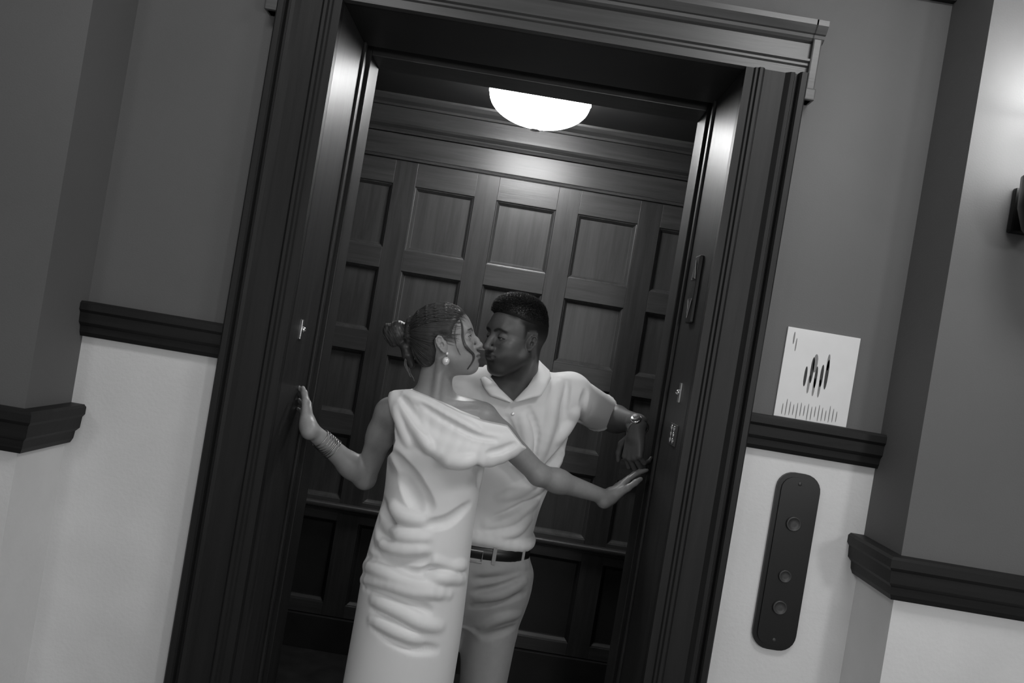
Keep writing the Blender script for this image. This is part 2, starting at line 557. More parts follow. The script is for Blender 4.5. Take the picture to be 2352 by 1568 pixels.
def strokes(items, name, mat):
    m = MB()
    for cx, cz, w, h in items:
        pts = []
        for t in np.linspace(0, 2 * math.pi, 14, endpoint=False):
            s, c = math.sin(t), math.cos(t)
            pts.append((cx + w * .5 * c, cz + h * .5 * (abs(s) ** .8) * (1 if s > 0 else -1)))
        m.extrude(pts, lambda x, z, t: (x, t, z), -.0068, -.0055)
    return m.build(name, mat, sg, kind='stuff')


strokes([(.795, 1.658, .0075, .055), (.810, 1.677, .0085, .072), (.823, 1.660, .007, .06), (.838, 1.666, .008, .062), (.851, 1.672, .0085, .082)], 'pictogram', 'ink')
strokes([(.816, 1.697, .012, .05), (.850, 1.705, .007, .045), (.807, 1.638, .006, .05), (.822, 1.633, .006, .05), (.837, 1.632, .006, .05)], 'pictogram_shade', 'ink_pale')
strokes([(.748, 1.755, .004, .034), (.756, 1.738, .003, .036)], 'corner_mark', 'ink_pale')
strokes([(.748 + i * .0098, 1.562 + (i * 7 % 4) * .002, .0024, .03 + (i * 5 % 3) * .008) for i in range(16)], 'lettering', 'ink_pale')

# ------------------------------------------------------------------ call station
cx, z0, z1, hw = .826, .918, 1.398, .059
cs = thing('call_station', 'tall black elevator call plate with dull round buttons on pale wainscot', 'call panel', (cx, 0, (z0 + z1) / 2))


def round_rect(hw, z0, z1, r, n=6):
    pts = []
    for cxx, cz, a0 in ((hw - r, z0 + r, -90), (hw - r, z1 - r, 0), (-hw + r, z1 - r, 90), (-hw + r, z0 + r, 180)):
        for k in range(n + 1):
            a = math.radians(a0 + 90 * k / n)
            pts.append((cxx + r * math.cos(a), cz + r * math.sin(a)))
    return pts


MB().extrude(round_rect(hw, z0, z1, .045), lambda x, z, t: (cx + x, t, z), -.010, 0).build('plate', 'plate_black', cs)
MB().extrude(round_rect(hw - .012, z0 + .012, z1 - .012, .034), lambda x, z, t: (cx + x, t, z), -.014, -.009).build('face', 'plate_black', cs)
for z, r, nm in ((1.262, .020, 'key_switch'), (1.120, .017, 'button'), (1.035, .019, 'button')):
    b = MB().lathe([(r, 0), (r, .006), (r * .85, .008), (r * .8, .006), (r * .3, .0065)], (cx, -.013, z), (0, -1, 0), 24).build(nm, 'button', cs, True)
for z in (z0 + .028, z1 - .028):
    MB().lathe([(.006, 0), (.005, .002), (.001, .003)], (cx, -.013, z), (0, -1, 0), 12).build('screw', 'button', cs, True)
# ------------------------------------------------------------------ implicit surfaces for bodies, hair and cloth
class Field:
    def __init__(self, xs, ys, zs):
        self.c = [np.asarray(a, np.float32) for a in (xs, ys, zs)]
        self.D = np.full([len(a) for a in self.c], 9.0, np.float32)

    def view(self, lo, hi):
        sl = []
        for i in range(3):
            a = max(0, int(np.searchsorted(self.c[i], lo[i])) - 1)
            b = min(len(self.c[i]), int(np.searchsorted(self.c[i], hi[i])) + 1)
            if b - a < 1:
                return None
            sl.append(slice(a, b))
        X = self.c[0][sl[0]][:, None, None]
        Y = self.c[1][sl[1]][None, :, None]
        Z = self.c[2][sl[2]][None, None, :]
        return tuple(sl), X, Y, Z

    def put(self, d, sl, k, op):
        A = self.D[sl]
        if op == 'sub':
            d = -d
            r = np.maximum(A, d)
            if k:
                h = np.maximum(k - np.abs(A - d), 0) / k
                r = r + h * h * (k * .25)
        elif op == 'and':
            r = np.maximum(A, d)
        else:
            r = np.minimum(A, d)
            if k:
                h = np.maximum(k - np.abs(A - d), 0) / k
                r = r - h * h * (k * .25)
        self.D[sl] = r

    def cap(self, a, b, ra, rb=None, k=.01, op='add'):
        a, b = np.asarray(a, float), np.asarray(b, float)
        rb = ra if rb is None else rb
        m = max(ra, rb) + k + .012
        v = self.view(np.minimum(a, b) - m, np.maximum(a, b) + m)
        if v is None:
            return self
        sl, X, Y, Z = v
        ab = b - a
        L = max(float(ab @ ab), 1e-9)
        px, py, pz = X - np.float32(a[0]), Y - np.float32(a[1]), Z - np.float32(a[2])
        t = np.clip((px * np.float32(ab[0]) + py * np.float32(ab[1]) + pz * np.float32(ab[2])) / np.float32(L), 0, 1)
        d = np.sqrt((px - t * np.float32(ab[0])) ** 2 + (py - t * np.float32(ab[1])) ** 2 + (pz - t * np.float32(ab[2])) ** 2)
        d -= np.float32(ra) + t * np.float32(rb - ra)
        self.put(d, sl, k, op)
        return self

    def rope(self, pts, rs, k=.01, op='add'):
        rs = rs if hasattr(rs, '__len__') else [rs] * len(pts)
        for i in range(len(pts) - 1):
            self.cap(pts[i], pts[i + 1], rs[i], rs[i + 1], k, op)
        return self

    def ell(self, c, r, R=None, k=.01, op='add'):
        c, r = np.asarray(c, float), np.asarray(r, float)
        m = r.max() + k + .012
        v = self.view(c - m, c + m)
        if v is None:
            return self
        sl, X, Y, Z = v
        p = [X - np.float32(c[0]), Y - np.float32(c[1]), Z - np.float32(c[2])]
        if R is not None:
            p = [sum(np.float32(R[j, i]) * p[j] for j in range(3)) for i in range(3)]
        q = [p[i] / np.float32(r[i]) for i in range(3)]
        k0 = np.sqrt(q[0] ** 2 + q[1] ** 2 + q[2] ** 2)
        k1 = np.sqrt(sum((q[i] / np.float32(r[i])) ** 2 for i in range(3))) + np.float32(1e-6)
        self.put(k0 * (k0 - 1) / k1, sl, k, op)
        return self

    def loft(self, rows, k=.01, op='add', inflate=0.0, expo=2.2):
        rows = sorted(rows)
        z = np.array([r[0] for r in rows])
        cols = np.array([r[1:] for r in rows], float)
        lo = np.array([(cols[:, 0] - cols[:, 2]).min(), (cols[:, 1] - cols[:, 3]).min(), z[0]]) - .05
        hi = np.array([(cols[:, 0] + cols[:, 2]).max(), (cols[:, 1] + cols[:, 3]).max(), z[-1]]) + .05
        v = self.view(lo, hi)
        if v is None:
            return self
        sl, X, Y, Z = v
        zz = Z.ravel()
        s = [smooth_interp(zz, z, cols[:, i])[None, None, :].astype(np.float32) for i in range(4)]
        rx, ry = s[2] + np.float32(inflate), s[3] + np.float32(inflate)
        e = np.float32(expo)
        rr = (np.abs((X - s[0]) / rx) ** e + np.abs((Y - s[1]) / ry) ** e) ** (1 / e)
        d = (rr - 1) * np.minimum(rx, ry)
        dz = np.maximum(np.float32(z[0]) - Z, Z - np.float32(z[-1]))
        d = np.maximum(d, dz)
        self.put(d, sl, k, op)
        return self

    def func(self, fn, lo, hi, k=0, op='add'):
        v = self.view(lo, hi)
        if v is None:
            return self
        sl, X, Y, Z = v
        self.put(np.asarray(fn(X, Y, Z), np.float32), sl, k, op)
        return self

    def taper(self, dist, width, sink):
        """let a shell sink away towards the edge of its outline"""
        X, Y, Z = self.c[0][:, None, None], self.c[1][None, :, None], self.c[2][None, None, :]
        t = np.clip((dist(X, Y, Z) + width) / width, 0, 1)
        self.D += (t * t * sink).astype(np.float32)

    def sample(self, pts):
        pts = np.atleast_2d(np.asarray(pts, float))
        idx, fr = [], []
        for i in range(3):
            c = self.c[i]
            j = np.clip(np.searchsorted(c, pts[:, i]) - 1, 0, len(c) - 2)
            idx.append(j)
            fr.append(np.clip((pts[:, i] - c[j]) / (c[j + 1] - c[j]), 0, 1))
        r = 0
        for a in (0, 1):
            for b in (0, 1):
                for c in (0, 1):
                    w = (fr[0] if a else 1 - fr[0]) * (fr[1] if b else 1 - fr[1]) * (fr[2] if c else 1 - fr[2])
                    r = r + w * self.D[idx[0] + a, idx[1] + b, idx[2] + c]
        return r

    def grad(self, pts, e=.002):
        pts = np.atleast_2d(np.asarray(pts, float))
        gx = np.stack([self.sample(pts + np.eye(3)[i] * e) - self.sample(pts - np.eye(3)[i] * e) for i in range(3)], 1)
        return gx / (np.linalg.norm(gx, axis=1, keepdims=True) + 1e-9)

    def hit(self, x, y, y0=-.15, y1=.7):
        """first surface point met by the sight line through photo pixel (x, y)"""
        Ys = np.arange(y0, y1, .0015)
        a, b = P(x, y, 0.0), P(x, y, 1.0)
        pts = a + (b - a) * Ys[:, None]
        d = self.sample(pts)
        i = np.argmax(d < 0)
        return pts[i] if d[i] < 0 else None

    def mesh(self, name, mat, smooth_it=0):
        D, c = self.D, self.c
        s = D < 0
        n = np.array(D.shape) - 1
        cnt = np.zeros(n, np.uint8)
        for a in (0, 1):
            for b in (0, 1):
                for d in (0, 1):
                    cnt += s[a:n[0] + a, b:n[1] + b, d:n[2] + d]
        act = (cnt > 0) & (cnt < 8)
        I = np.argwhere(act)
        ids = np.full(n, -1, np.int32)
        ids[act] = np.arange(len(I))
        acc = np.zeros((len(I), 3))
        num = np.zeros(len(I))
        cor = [(a, b, d) for a in (0, 1) for b in (0, 1) for d in (0, 1)]
        val = {q: D[I[:, 0] + q[0], I[:, 1] + q[1], I[:, 2] + q[2]] for q in cor}
        for q in cor:
            for ax in range(3):
                if q[ax]:
                    continue
                q2 = tuple(1 if i == ax else q[i] for i in range(3))
                v0, v1 = val[q], val[q2]
                m = (v0 < 0) != (v1 < 0)
                t = np.where(m, v0 / np.where(m, v0 - v1, 1), 0)
                for i in range(3):
                    acc[:, i] += np.where(m, t if i == ax else q[i], 0)
                num += m
        fr = acc / num[:, None]
        vv = np.stack([c[i][I[:, i]] + fr[:, i] * (c[i][I[:, i] + 1] - c[i][I[:, i]]) for i in range(3)], 1)
        quads = []
        for ax in range(3):
            o1, o2 = [(1, 2), (2, 0), (0, 1)][ax]
            sh = [slice(1, -1)] * 3
            sh[ax] = slice(0, -1)
            sh2 = list(sh)
            sh2[ax] = slice(1, None)
            s0, s1 = s[tuple(sh)], s[tuple(sh2)]
            E = np.argwhere(s0 != s1)
            if not len(E):
                continue
            flip = s0[E[:, 0], E[:, 1], E[:, 2]]
            E = E + [0 if i == ax else 1 for i in range(3)]

            def cell(d1, d2):
                q = E.copy()
                q[:, o1] -= d1
                q[:, o2] -= d2
                return ids[q[:, 0], q[:, 1], q[:, 2]]
            Q = np.stack([cell(1, 1), cell(0, 1), cell(0, 0), cell(1, 0)], 1)
            Q[~flip] = Q[~flip][:, ::-1]
            quads.append(Q)
        Q = np.concatenate(quads)
        if smooth_it:
            e = np.concatenate([Q[:, [0, 1]], Q[:, [1, 2]], Q[:, [2, 3]], Q[:, [3, 0]]])
            deg = np.bincount(e.ravel(), minlength=len(vv))[:, None]
            for it in range(smooth_it):
                for lam in (.5, -.52):
                    a = np.zeros_like(vv)
                    for i in range(3):
                        a[:, i] = np.bincount(e[:, 0], vv[e[:, 1], i], len(vv)) + np.bincount(e[:, 1], vv[e[:, 0], i], len(vv))
                    vv = vv + lam * (a / np.maximum(deg, 1) - vv)
        me = bpy.data.meshes.new(name)
        me.vertices.add(len(vv))
        me.vertices.foreach_set('co', vv.astype(np.float32).ravel())
        me.loops.add(Q.size)
        me.loops.foreach_set('vertex_index', Q.astype(np.int32).ravel())
        me.polygons.add(len(Q))
        me.polygons.foreach_set('loop_start', np.arange(0, Q.size, 4, dtype=np.int32))
        me.polygons.foreach_set('use_smooth', np.ones(len(Q), bool))
        me.update(calc_edges=True)
        me.validate()
        me.materials.append(M[mat])
        return me, vv


def smooth_interp(x, xp, fp):
    """cubic Hermite through the points, flat past the ends"""
    m = np.gradient(fp, xp) if len(xp) > 2 else np.full(len(xp), (fp[-1] - fp[0]) / (xp[-1] - xp[0]))
    x = np.clip(x, xp[0], xp[-1])
    i = np.clip(np.searchsorted(xp, x) - 1, 0, len(xp) - 2)
    h = xp[i + 1] - xp[i]
    t = (x - xp[i]) / h
    return (2 * t ** 3 - 3 * t ** 2 + 1) * fp[i] + (t ** 3 - 2 * t ** 2 + t) * h * m[i] + (-2 * t ** 3 + 3 * t ** 2) * fp[i + 1] + (t ** 3 - t ** 2) * h * m[i + 1]


def axis(*segs):
    """grid lines: segs of (from, to, step)"""
    out = []
    for a, b, h in segs:
        n = max(1, int(round((b - a) / h)))
        out += list(np.linspace(a, b, n, endpoint=False))
    return np.array(out + [segs[-1][1]])


def poly2d(px, pz, poly):
    """signed distance to a closed polygon, negative inside"""
    d = None
    sgn = None
    n = len(poly)
    for i in range(n):
        ax, az = poly[i]
        bx, bz = poly[i - 1]
        ex, ez = bx - ax, bz - az
        wx, wz = px - np.float32(ax), pz - np.float32(az)
        t = np.clip((wx * np.float32(ex) + wz * np.float32(ez)) / np.float32(ex * ex + ez * ez), 0, 1)
        q = (wx - t * np.float32(ex)) ** 2 + (wz - t * np.float32(ez)) ** 2
        d = q if d is None else np.minimum(d, q)
        c1, c2, c3 = pz >= az, pz < bz, ex * wz > ez * wx
        f = (c1 & c2 & c3) | (~c1 & ~c2 & ~c3)
        sgn = f if sgn is None else sgn ^ f
    return np.sqrt(d) * np.where(sgn, -1, 1).astype(np.float32)


class Frame:
    """local axes: x forward, y to the own left, z up"""

    def __init__(self, o, f, up=(0, 0, 1), s=1.0):
        f = np.asarray(f, float) / np.linalg.norm(f)
        l = np.cross(up, f)
        l /= np.linalg.norm(l)
        self.R = np.stack([f, l, np.cross(f, l)], 1)
        self.o, self.s = np.asarray(o, float), s

    def __call__(self, *p):
        return self.o + self.R @ (np.asarray(p, float) * self.s)

    def local(self, X, Y, Z):
        d = [X - np.float32(self.o[0]), Y - np.float32(self.o[1]), Z - np.float32(self.o[2])]
        return [sum(np.float32(self.R[j, i] / self.s) * d[j] for j in range(3)) for i in range(3)]

    def loc(self, pts):
        return (np.asarray(pts) - self.o) @ self.R / self.s

    def rot(self, ax, deg):
        """the frame's rotation turned further about its own axis"""
        return self.R @ np.array(Matrix.Rotation(math.radians(deg), 3, ax))


def head(F, fr, q, man=True):
    """a head with face and ears; q: the neck's lower end and its radius"""
    s = fr.s

    def E(c, r, k=.012, op='add', R=None):
        F.ell(fr(*c), np.array(r) * s, fr.R if R is None else R, k * s, op)

    def C(a, b, ra, rb=None, k=.01, op='add'):
        F.cap(fr(*a), fr(*b), ra * s, (ra if rb is None else rb) * s, k * s, op)
    # neck first, then skull and face over it
    nr = .056 if man else .045
    C((-.032, 0, -.03), tuple(fr.loc(q[0])), nr, q[1] / s, .03)
    E((-.012, 0, .045), (.098, .077, .086), .02)
    E((.030, 0, -.020), (.060, .062, .086), .03)
    E((.036, 0, .052), (.054, .066, .052), .02)
    if man:
        C((.002, .056, -.040), (.060, .022, -.090), .018, .016, .03)
        C((.002, -.056, -.040), (.060, -.022, -.090), .018, .016, .03)
        E((.061, 0, -.088), (.025, .028, .021), .02)
    else:
        C((.004, .050, -.036), (.060, .014, -.088), .016, .013, .03)
        C((.004, -.050, -.036), (.060, -.014, -.088), .016, .013, .03)
        E((.071, 0, -.085), (.019, .020, .018), .02)
    for e in (1, -1):
        E((.058, e * .044, -.014), (.028, .022, .020), .02)           # cheek bones
        E((.056, e * .034, -.045), (.026, .022, .026), .025)          # cheeks
    b = .0135 if man else .010
    C((.078, -.034, .034), (.078, .034, .034), b, b, .022)            # brow
    for e in (1, -1):
        E((.097, e * .033, .012), (.020, .017, .0125), .016, 'sub')   # eye sockets
        E((.0752, e * .032, .0112), (.0148, .0165, .0140), .004)      # lids over the eyeball
        if man:                                                       # looking down, lids half closed
            E((.0935, e * .0328, .0052), (.0120, .0125, .0019), .0015, 'sub')
        else:
            E((.0935, e * .0328, .0112), (.0120, .0132, .0054), .0015, 'sub')
        zl = .0105 if man else .0162
        C((.0865, e * .020, zl - .002), (.0885, e * .031, zl), .0016, .0018, .003)
        C((.0885, e * .031, zl), (.0805, e * .046, zl - .004), .0018, .0014, .003)
    # muzzle, lips, chin crease
    _C, _E = C, E
    if man:
        def C(a, b, *r, **kw):
            _C((a[0] - .005, a[1], a[2] + .002), (b[0] - .005, b[1], b[2] + .002), *r, **kw)

        def E(c, *r, **kw):
            _E((c[0] - .005, c[1], c[2] + .002), *r, **kw)
    E((.074, 0, -.056), (.025, .032, .026), .02)
    C((.0975, -.009, -.0505), (.0975, .009, -.0505), .0052, .0052, .006)
    C((.0975, .009, -.0505), (.089, .024, -.0545), .0052, .0028, .005)
    C((.0975, -.009, -.0505), (.089, -.024, -.0545), .0052, .0028, .005)
    C((.0955, -.009, -.0605), (.0955, .009, -.0605), .0058, .0058, .006)
    C((.0955, .009, -.0605), (.088, .021, -.0570), .0058, .0028, .005)
    C((.0955, -.009, -.0605), (.088, -.021, -.0570), .0058, .0028, .005)
    C((.1050, -.012, -.0556), (.1050, .012, -.0556), .0022, .0022, .003, 'sub')
    C((.1050, .012, -.0556), (.093, .025, -.0560), .0022, .0014, .003, 'sub')
    C((.1050, -.012, -.0556), (.093, -.025, -.0560), .0022, .0014, .003, 'sub')
    C((.0985, -.012, -.0715), (.0985, .012, -.0715), .004, .004, .008, 'sub')
    # nose
    C, E = _C, _E
    w = 1.12 if man else .90
    nx = 0 if man else -.004
    C((.086, 0, .024), (.101, 0, -.004), .0075 * w, .0085 * w, .012)
    tz = 0 if man else .0035
    C((.101, 0, -.004), (.112 + nx, 0, -.024 + tz), .0085 * w, .0092 * w, .008)
    E((.1125 + nx, 0, -.0255 + tz), (.0100, .0108 * w, .0088), .006)
    for e in (1, -1):
        E((.101 + nx, e * .0125 * w, -.0285 + tz), (.0105, .0075, .0075), .006)
        E((.105 + nx, e * .0068, -.0360 + tz), (.0065, .0036, .004), .003, 'sub')
    # ears
    for e in (1, -1):
        c = np.array((-.004, e * .0755, .002))
        R = fr.R @ np.array(Matrix.Rotation(math.radians(-e * 24), 3, 'Z')) @ np.array(Matrix.Rotation(math.radians(-12), 3, 'Y'))

        s = fr.s * (.80 if man else .93)

        def L(x, y, z):
            return fr(*c) + R @ (np.array((x, e * y, z)) * s)
        F.ell(L(0, .001, .002), np.array((.0165, .0055, .030)) * s, R, .006 * s)
        F.ell(L(.004, -.004, 0), np.array((.013, .010, .022)) * s, R, .008 * s)
        ring = [(.010, .004, .012), (.006, .005, .024), (-.004, .0055, .030), (-.013, .006, .025), (-.0165, .0065, .012), (-.0155, .006, -.002), (-.011, .005, -.016), (-.005, .004, -.026), (.002, .002, -.030)]
        F.rope([L(*p) for p in ring], [.0026 * s] * 5 + [.0025 * s, .0026 * s, .004 * s, .0045 * s], .003 * s)
        F.rope([L(-.006, .0052, .019), L(-.0095, .0056, .008), L(-.009, .0054, -.004), L(-.004, .005, -.012)], .0022 * s, .003 * s)
        F.ell(L(-.001, .0085, -.002), np.array((.0065, .007, .010)) * s, R, .003 * s, 'sub')
        F.ell(L(-.002, .0072, .016), np.array((.005, .0035, .007)) * s, R, .003 * s, 'sub')
        F.ell(L(.0095, .004, -.004), np.array((.004, .003, .0055)) * s, R, .003 * s)


def hand(F, wrist, d, n, left, s=1.0, curl=(20, 25, 15), spread=1.0, thumb=(0.5, .35), wr=.026):
    """palm and five jointed fingers; d: along the hand, n: out of the palm"""
    d = np.asarray(d, float) / np.linalg.norm(d)
    n = np.asarray(n, float) - d * float(np.dot(n, d))
    n /= np.linalg.norm(n)
    t = np.cross(n, d) if left else np.cross(d, n)
    w = np.asarray(wrist, float)

    def L(a, b, c):
        return w + (d * a + t * b + n * c) * s
    kn = [(.088, .029), (.092, .0095), (.087, -.0105), (.079, -.0285)]
    ln = [(.043, .026, .021), (.047, .030, .022), (.043, .028, .021), (.033, .021, .019)]
    rd = [.0092, .0094, .0089, .0080]
    tips = []
    for i, ((a, b), l3, r) in enumerate(zip(kn, ln, rd)):
        F.cap(L(.004, b * .5, 0), L(a, b, -.002), .0135 * s, .0108 * s, .012 * s)
        p = L(a, b, -.002)
        ang = 0
        dirn = d * math.cos(.06 * spread * (1.5 - i)) + t * math.sin(.06 * spread * (1.5 - i))
        rr = [r, r * .93, r * .86, r * .72]
        for j in range(3):
            c = curl[j][i] if hasattr(curl[j], '__len__') else curl[j]
            ang += math.radians(c)
            q = p + (dirn * math.cos(ang) + n * math.sin(ang)) * l3[j] * s
            F.cap(p, q, rr[j] * s, rr[j + 1] * s, .0035 * s)
            p = q
        tips.append(p)
    # ball of the thumb and the thumb
    F.cap(L(.010, .012, .010), L(.050, .030, .012), .016 * s, .014 * s, .012 * s)
    F.cap(L(.014, -.018, .008), L(.06, -.024, .006), .013 * s, .011 * s, .012 * s)
    b0 = L(.020, .022, .010)
    b1 = L(.052, .022 + .034 * thumb[0] / .5, .010 + .03 * thumb[1])
    b2 = L(.083, .022 + .044 * thumb[0] / .5, .010 + .06 * thumb[1])
    b3 = L(.107, .022 + .046 * thumb[0] / .5, .010 + .09 * thumb[1])
    F.rope([b0, b1, b2, b3], [.0145 * s, .0112 * s, .0098 * s, .0078 * s], .006 * s)
    F.cap(w - d * .02 * s, L(.02, 0, 0), wr, .024 * s, .015)
    return tips


def tone_material(name, base, rough, spec=.4, sss=.0):
    m, nt, b = nodes_of(name)
    at = nt.nodes.new('ShaderNodeAttribute')
    at.attribute_name = 'tone'
    mul = nt.nodes.new('ShaderNodeMix')
    mul.data_type = 'RGBA'
    mul.blend_type = 'MULTIPLY'
    mul.inputs[0].default_value = 1.0
    tc = nt.nodes.new('ShaderNodeTexCoord')
    n = nt.nodes.new('ShaderNodeTexNoise')
    n.inputs['Scale'].default_value = 90
    n.inputs['Detail'].default_value = 4
    r = nt.nodes.new('ShaderNodeValToRGB')
    r.color_ramp.elements[0].color, r.color_ramp.elements[1].color = g(base * .9), g(base * 1.1)
    bp = nt.nodes.new('ShaderNodeBump')
    bp.inputs['Strength'].default_value = .05
    bp.inputs['Distance'].default_value = .002
    nt.links.new(tc.outputs['Object'], n.inputs['Vector'])
    nt.links.new(n.outputs['Fac'], r.inputs['Fac'])
    nt.links.new(n.outputs['Fac'], bp.inputs['Height'])
    nt.links.new(r.outputs['Color'], mul.inputs[6])
    nt.links.new(at.outputs['Color'], mul.inputs[7])
    nt.links.new(mul.outputs[2], b.inputs['Base Color'])
    nt.links.new(bp.outputs['Normal'], b.inputs['Normal'])
    b.inputs['Roughness'].default_value = rough
    b.inputs['Specular IOR Level'].default_value = spec
    return m


def set_tone(me, tone):
    a = me.color_attributes.new('tone', 'FLOAT_COLOR', 'POINT')
    c = np.ones((len(tone), 4), np.float32)
    c[:, :3] = tone[:, None]
    a.data.foreach_set('color', c.ravel())


def near_path(lp, pts):
    """distance of local points to a polyline"""
    best = np.full(len(lp), 9.0)
    pts = np.asarray(pts, float)
    for a, b in zip(pts[:-1], pts[1:]):
        ab = b - a
        t = np.clip(((lp - a) @ ab) / max(ab @ ab, 1e-9), 0, 1)
        best = np.minimum(best, np.linalg.norm(lp - a - t[:, None] * ab, axis=1))
    return best


def sstep(a, b, x):
    t = np.clip((x - a) / (b - a), 0, 1)
    return t * t * (3 - 2 * t)


def face_tone(lp, man):
    """real colouring of a face: brows, lips, lash lines, nostrils and a cropped beard"""
    x, y, z = lp.T
    tone = np.ones(len(lp))
    ay = np.abs(y)
    fr = x > .05
    la = np.stack([0 * x, ay, z], 1)

    def path(*pts):
        return near_path(la, [(0, a, b) for a, b in pts])
    if man:
        brow = path((.012, .0275), (.026, .0335), (.038, .0325), (.049, .027))
        tone *= 1 - .72 * (1 - sstep(.0022, .0058, brow)) * fr
    else:
        brow = path((.013, .029), (.027, .0365), (.046, .033))
        tone *= 1 - .72 * (1 - sstep(.0014, .0036, brow)) * fr
    lip = np.minimum(path((0, -.0500), (.010, -.0505), (.022, -.0550)), path((0, -.0605), (.010, -.0600), (.020, -.0570)))
    tone *= 1 - (.28 if man else .45) * (1 - sstep(.0035, .0060, lip)) * (x > .07)
    seam = path((0, -.0556), (.012, -.0556), (.025, -.056))
    tone *= 1 - .5 * (1 - sstep(.0006, .0018, seam)) * (x > .07)
    if man:
        jaw = sstep(-.030, -.055, z) * sstep(-.03, .0, x) * sstep(-.135, -.115, z)
        side = sstep(.05, .058, ay) * sstep(.048, .0, x) * sstep(-.022, -.008, x) * sstep(.045, .015, z) * sstep(-.07, -.04, z)
        mous = sstep(-.036, -.041, z) * (1 - sstep(.018, .026, ay)) * fr
        chk = 1 - (1 - sstep(.018, .034, np.hypot(ay - .030, z + .030))) * fr
        tone *= 1 - .55 * np.clip(np.maximum(np.maximum(jaw, side), mous * .6) * chk, 0, 1) * sstep(.0035, .006, lip)
        lash = path((.019, .0070), (.031, .0082), (.046, .0050))
    else:
        lash = path((.020, .0140), (.030, .0168), (.046, .0118))
        low = path((.022, .0075), (.032, .0060), (.044, .0085))
        tone *= 1 - .55 * (1 - sstep(.0006, .0016, low)) * fr
    tone *= 1 - .88 * (1 - sstep(.0011, .0026, lash)) * fr
    return tone


def eyes(fr, parent, man):
    """eyeballs: white, iris and pupil, looking ahead and a little down"""
    for e in (1, -1):
        bm = bmesh.new()
        bmesh.ops.create_uvsphere(bm, u_segments=24, v_segments=18, radius=1)
        me = bpy.data.meshes.new('eye')
        look = np.array((1, -e * .05, -.12 if man else .05))
        look /= np.linalg.norm(look)
        c = fr(.0757, e * .032, .0112)
        for f in bm.faces:
            m = f.calc_center_median().normalized()
            dd = float(np.dot(np.array(m), look))
            f.material_index = 2 if dd > .975 else 1 if dd > .86 else 0
            f.smooth = True
        for v in bm.verts:
            p = np.array(v.co)
            bulge = 1.06 if np.dot(p, look) > .86 else 1
            v.co = Vector(c + fr.R @ (p * .0128 * fr.s * bulge))
        bm.to_mesh(me)
        bm.free()
        for k in ('eye_white', 'iris', 'pupil'):
            me.materials.append(M[k])
        link('eye', me, parent)


M['eye_white'] = plain('eye_white', .55, .15)
M['iris'] = plain('iris', .06, .1)
M['pupil'] = plain('pupil', .005, .05)
M['skin_w'] = tone_material('woman_skin', .27, .42)
M['skin_m'] = tone_material('man_skin', .10, .45)
M['hair_w'] = plain('brown_hair', .028, .38, noise=.35, scale=60, spec=.5)
M['hair_w2'] = plain('brown_hair_strand', .065, .35, spec=.6)
M['hair_m'] = plain('dark_hair', .010, .5, noise=.3, scale=80)
M['dress'] = plain('satin_dress', .78, .42, spec=.45, sheen=.15, noise=.02, scale=6, bump=.02, bscale=900)
M['shirt'] = plain('polo_cloth', .74, .75, sheen=.2, noise=.02, scale=9, bump=.12, bscale=1200)
M['trousers'] = plain('grey_trousers', .30, .8, sheen=.1, noise=.05, scale=30, bump=.15, bscale=1300)
M['leather'] = plain('black_leather', .008, .35)
M['pearl'] = plain('pearl', .75, .18, 0.2, coat=.5)
# ------------------------------------------------------------------ the woman
rng = np.random.default_rng(5)
WS = .868
wf_dir = (math.cos(math.radians(20)) * math.cos(math.radians(-3)), math.cos(math.radians(20)) * math.sin(math.radians(-3)), math.sin(math.radians(20)))
_ear = P(1014, 792, .05)
WF = Frame((0, 0, 0), wf_dir, s=WS)
WF.o = _ear - WF.R @ (np.array((-.005, -.076, 0)) * WS)

woman = thing('person', 'woman in pale one shouldered satin dress, hair in a bun, arms spread to the jambs', 'person', (-.157, .13, 0))

F = Field(axis((-.62, -.33, .003), (-.33, -.04, .0014), (-.04, .53, .003)), axis((-.03, .235, .0014), (.235, .52, .004)),
          axis((-.01, .85, .008), (.85, 1.12, .005), (1.12, 1.44, .003), (1.44, 1.71, .0014)))
W_TORSO = [(1.425, -.165, .145, .085, .050), (1.38, -.165, .143, .128, .076), (1.30, -.158, .138, .134, .096), (1.22, -.157, .136, .122, .094), (1.134, -.157, .136, .110, .084),
           (1.02, -.158, .138, .130, .098), (.93, -.158, .140, .143, .110), (.86, -.158, .140, .143, .108), (.78, -.158, .140, .138, .098)]
w_neck = P(996, 912, .135)
w_shR, w_elR, w_wrR = P(893, 948, .14), P(838, 1098, .23), P(709, 982, .10)
w_shL, w_elL, w_wrL = P(1112, 962, .15), P(1238, 1090, .21), P(1396, 1143, .33)
w_tipR, w_tipL = P(697, 905, .236), P(1478, 1064, .44)

F.loft(W_TORSO, .0, inflate=-.010)
for sx in (-.07, .066):
    F.ell((-.158 + sx, .075, 1.29), (.050, .046, .054), None, .03)
hipL, hipR = (-.102, .14, .86), (-.216, .14, .86)
for hp, kn, an in ((hipR, (-.222, .13, .47), (-.215, .15, .10)), (hipL, (-.10, .12, .47), (-.105, .14, .10))):
    F.cap(hp, kn, .070, .050, .03)
    F.cap(kn, (kn[0], kn[1] + .012, .33), .048, .048, .02)
    F.cap((kn[0], kn[1] + .014, .35), an, .048, .032, .02)
    F.cap(an, (an[0], an[1] - .13, .035), .030, .026, .02)
